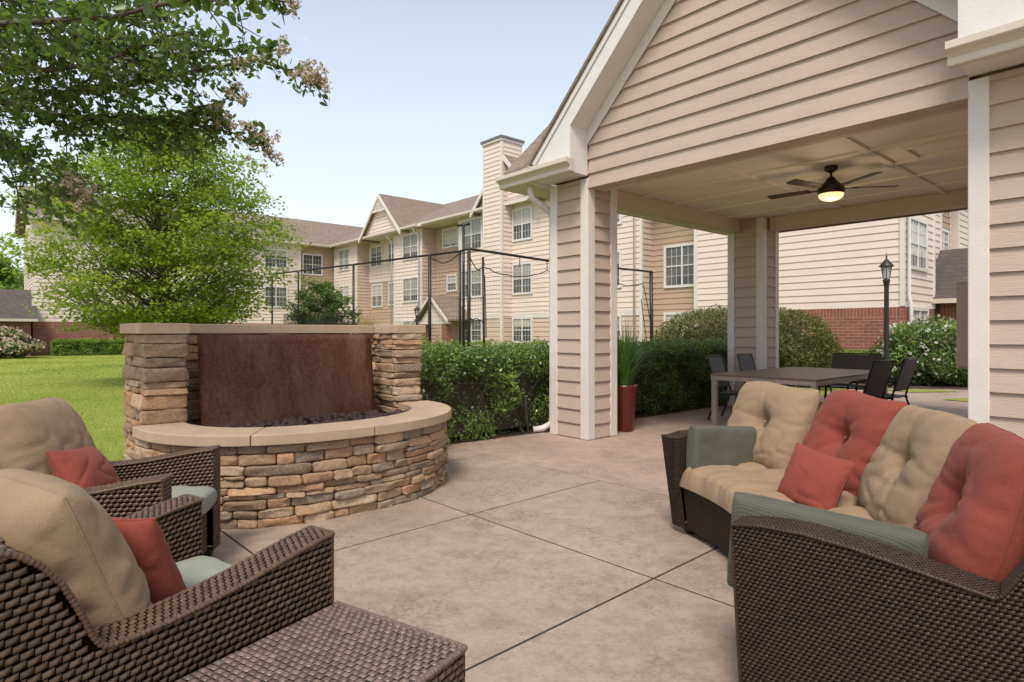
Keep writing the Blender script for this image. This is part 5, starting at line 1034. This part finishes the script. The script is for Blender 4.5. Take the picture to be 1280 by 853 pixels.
for k, (x, y, zc, rx, rz_, lab) in enumerate(((-44, 48, 4.0, 5.5, 3.6, 'full green tree beyond the low outbuilding roof at far left'), (-53, 60, 4.6, 6.5, 4.2, 'rounded green tree farthest behind the outbuilding'), (38, 62, 5.5, 7, 5, 'tall green tree beyond the outbuilding by the rose bush'))):
    clump_tree('background_tree', lab, x, y, 1.5, zc, rx, rz_, 80, 150, .38, 'leaf_bright' if k < 2 else 'leaf_dark', 'bark', 30 + k, .2, .7, 'trees beyond the buildings', tr=.25)

# crepe myrtle whose boughs hang in from the left
cm = empty('crepe_myrtle', 'crepe myrtle with dark boughs and fading pink blooms reaching in overhead', 'tree', (-4.9, 3.6, 0)); T0 = Vector((-4.9, 3.6, 0)); f_ = 755.
def at(px, py, Y): return Vector(((px - 640) / f_ * Y, Y, 1.35 + (415 - py) / f_ * Y)) - T0
boughs = [([(-90, 120, 4.0), (0, 113, 4.0), (80, 117, 4.0), (150, 108, 4.0), (215, 95, 4.0), (270, 84, 4.0), (320, 75, 3.9), (360, 88, 3.9), (393, 104, 3.8)], .032),
          ([(-90, 110, 4.2), (0, 127, 4.2), (50, 140, 4.2), (110, 149, 4.2), (165, 146, 4.1), (215, 152, 4.1), (262, 160, 4.0), (300, 168, 4.0), (335, 188, 4.0)], .024),
          ([(-90, 70, 3.7), (0, 84, 3.7), (60, 88, 3.7), (120, 80, 3.6), (175, 72, 3.6), (235, 66, 3.5), (285, 62, 3.5), (345, 58, 3.5)], .022),
          ([(-90, 40, 3.0), (0, 30, 3.0), (70, 26, 2.9), (140, 22, 2.8), (200, 6, 2.7), (262, -4, 2.6), (330, -2, 2.6), (365, 4, 2.6)], .02),
          ([(-90, 150, 3.9), (0, 168, 3.9), (35, 205, 3.9), (70, 236, 3.9), (92, 250, 3.9)], .018), ([(-90, 90, 4.4), (0, 180, 4.4), (20, 230, 4.4), (25, 262, 4.4)], .014),
          ([(120, 80, 3.6), (170, 62, 3.5), (205, 46, 3.5), (240, 40, 3.4), (270, 60, 3.4)], .010), ([(215, 152, 4.1), (245, 135, 4.0), (275, 128, 4.0), (294, 117, 4.0)], .009),
          ([(80, 117, 4.0), (110, 100, 4.0), (140, 60, 4.1), (180, 40, 4.1)], .010), ([(110, 149, 4.2), (150, 172, 4.2), (190, 180, 4.2), (225, 176, 4.2)], .009), ([(50, 140, 4.2), (85, 165, 4.2), (110, 178, 4.2)], .009),
          ([(-90, 10, 3.4), (0, 0, 3.4), (90, 5, 3.3), (160, -4, 3.3)], .016), ([(0, 55, 3.8), (60, 60, 3.8), (130, 48, 3.8), (190, 18, 3.7), (215, -8, 3.7)], .014)]
mb = MB(); hub = Vector((0, 0, 1.9)); mb.tube([(0, 0, -.05), (.04, 0, .9), (.0, .03, 1.9), (-.05, .1, 3.6)], [.11, .095, .085, .05], 9); mb.tube([(.15, -.1, -.05), (.2, -.15, 1.0), (.35, -.3, 2.6), (.5, -.6, 3.9)], [.08, .07, .055, .03], 8)
Pl, Nl, cl = [], [], []; rr = random.Random(12)
def spray(base, dirv, ln, nl, sz):
    """a leafy twig: leaves set along it to both sides"""
    dirv = dirv.normalized(); pts = [base + dirv * ln * q + Vector((0, 0, -.10 * ln * q * q)) for q in (0, .5, 1)]; mb.tube(pts, [.004, .003, .0015], 4, False); sh = rr.uniform(.1, .75)
    for k in range(nl):
        q = (k + .5) / nl; p = base + dirv * ln * q + Vector((0, 0, -.10 * ln * q * q)); Pl.append(np.array(p) + rng.normal(0, sz * .42, 3)); cl.append(sh + rng.normal(0, .14))
for pts, r0 in boughs:
    P = [at(*p) for p in pts]; path = ([hub + (P[0] - hub) * .05] if pts[0][0] < 0 else []) + P; n_ = len(path); mb.tube(path, [max(.0035, r0 * (1 - .9 * i / (n_ - 1))) for i in range(n_)], 6)
    seg = sum((P[i + 1] - P[i]).length for i in range(len(P) - 1))
    for i in range(len(P) - 1):
        a, b_ = P[i], P[i + 1]; d = b_ - a; m_ = max(2, int(d.length * (33 if pts[i][0] < 230 else 38)))
        for k in range(m_):
            p = a.lerp(b_, (k + rr.random()) / m_); thick = pts[i][0] < 230
            dv = Vector((rr.uniform(-.1, .9), rr.uniform(-.7, .7), rr.uniform(-.8, .65))); spray(p, dv, rr.uniform(.12, .34) if thick else rr.uniform(.07, .17), 11 if thick else 8, .038)
# fuller masses of foliage near the stem
for px, py, Y, rad, n in ((30, 60, 3.7, .42, 900), (110, 45, 3.8, .40, 850), (60, 100, 4.0, .36, 650), (170, 100, 4.0, .34, 700), (150, 15, 3.3, .36, 600), (20, 10, 3.4, .42, 700), (215, 120, 4.0, .28, 480), (25, 200, 4.1, .36, 700), (60, 235, 4.0, .26, 420), (15, 150, 4.2, .30, 400), (215, 60, 3.8, .24, 320), (120, 150, 4.2, .20, 220), (-40, 150, 4.1, .5, 700), (-50, 40, 3.6, .6, 900), (225, 165, 4.1, .20, 240), (185, 150, 4.1, .18, 160), (265, 155, 4.0, .15, 120), (75, 250, 3.9, .17, 160)):
    c = at(px, py, Y)
    for k in range(max(4, n // 25)):
        d = Vector((rr.gauss(0, 1), rr.gauss(0, 1), rr.gauss(0, .8))); d = d / max(d.length, 1e-6) * rad * rr.random() ** .4; spray(c + d, Vector((rr.uniform(-.4, 1), rr.uniform(-.7, .7), rr.uniform(-.7, .5))), rr.uniform(.10, .24), 13, .040)
mb.build('trunk', 'bark_dark', cm, True); leaves('crown', 'leaf_myrtle', np.array(Pl), .049, cm, [0, 0, .5], .8, .52, np.clip(np.array(cl), 0, 1), .4, True)
# the large leaves of the bough passing close overhead
Pt = [np.array(at(px + rr.uniform(-5, 5), py + rr.uniform(-6, 6), 2.62)) for px, py in ((196, 6), (214, 8), (232, 7), (250, 2), (262, 8), (270, 4), (292, -3), (300, 3), (318, 0), (332, 8), (345, 5), (352, 9), (206, 0), (225, -2), (285, 3), (310, 6), (244, 10), (180, 8), (168, 2), (150, 6))]
leaves('foliage', 'leaf_myrtle', np.array(Pt), .062, cm, [0, -.6, .2], .5, .58, None, 1.6, True)
Fp, Fc = [], []
for px, py, Y, rad, n in ((392, 100, 3.8, .075, 330), (384, 88, 3.8, .05, 150), (293, 116, 4.0, .055, 200), (271, 137, 4.0, .05, 130), (308, 165, 4.0, .08, 260), (334, 187, 4.0, .085, 330), (350, 66, 3.6, .07, 120), (320, 70, 3.8, .05, 70), (303, 82, 3.9, .045, 90), (95, 236, 3.9, .085, 260), (100, 246, 3.9, .07, 230), (88, 226, 3.9, .07, 140), (68, 232, 4.0, .06, 110), (192, 95, 4.0, .04, 70), (104, 90, 4.0, .03, 40), (285, 150, 4.0, .05, 90), (318, 172, 4.0, .06, 150), (365, 3, 2.6, .03, 60), (105, 225, 4.2, .05, 90)):
    c = np.array(at(px, py, Y)); nb_ = max(3, n // 18); cc = c + rng.normal(0, rad * .62, (nb_, 3)) * np.array([1.1, 1, .8]); Fp.append(np.repeat(cc, 26, 0) + rng.normal(0, .013, (nb_ * 26, 3)))
leaves('blossoms', 'petal_blush', np.concatenate(Fp), .018, cm, None, 1.0, .9)
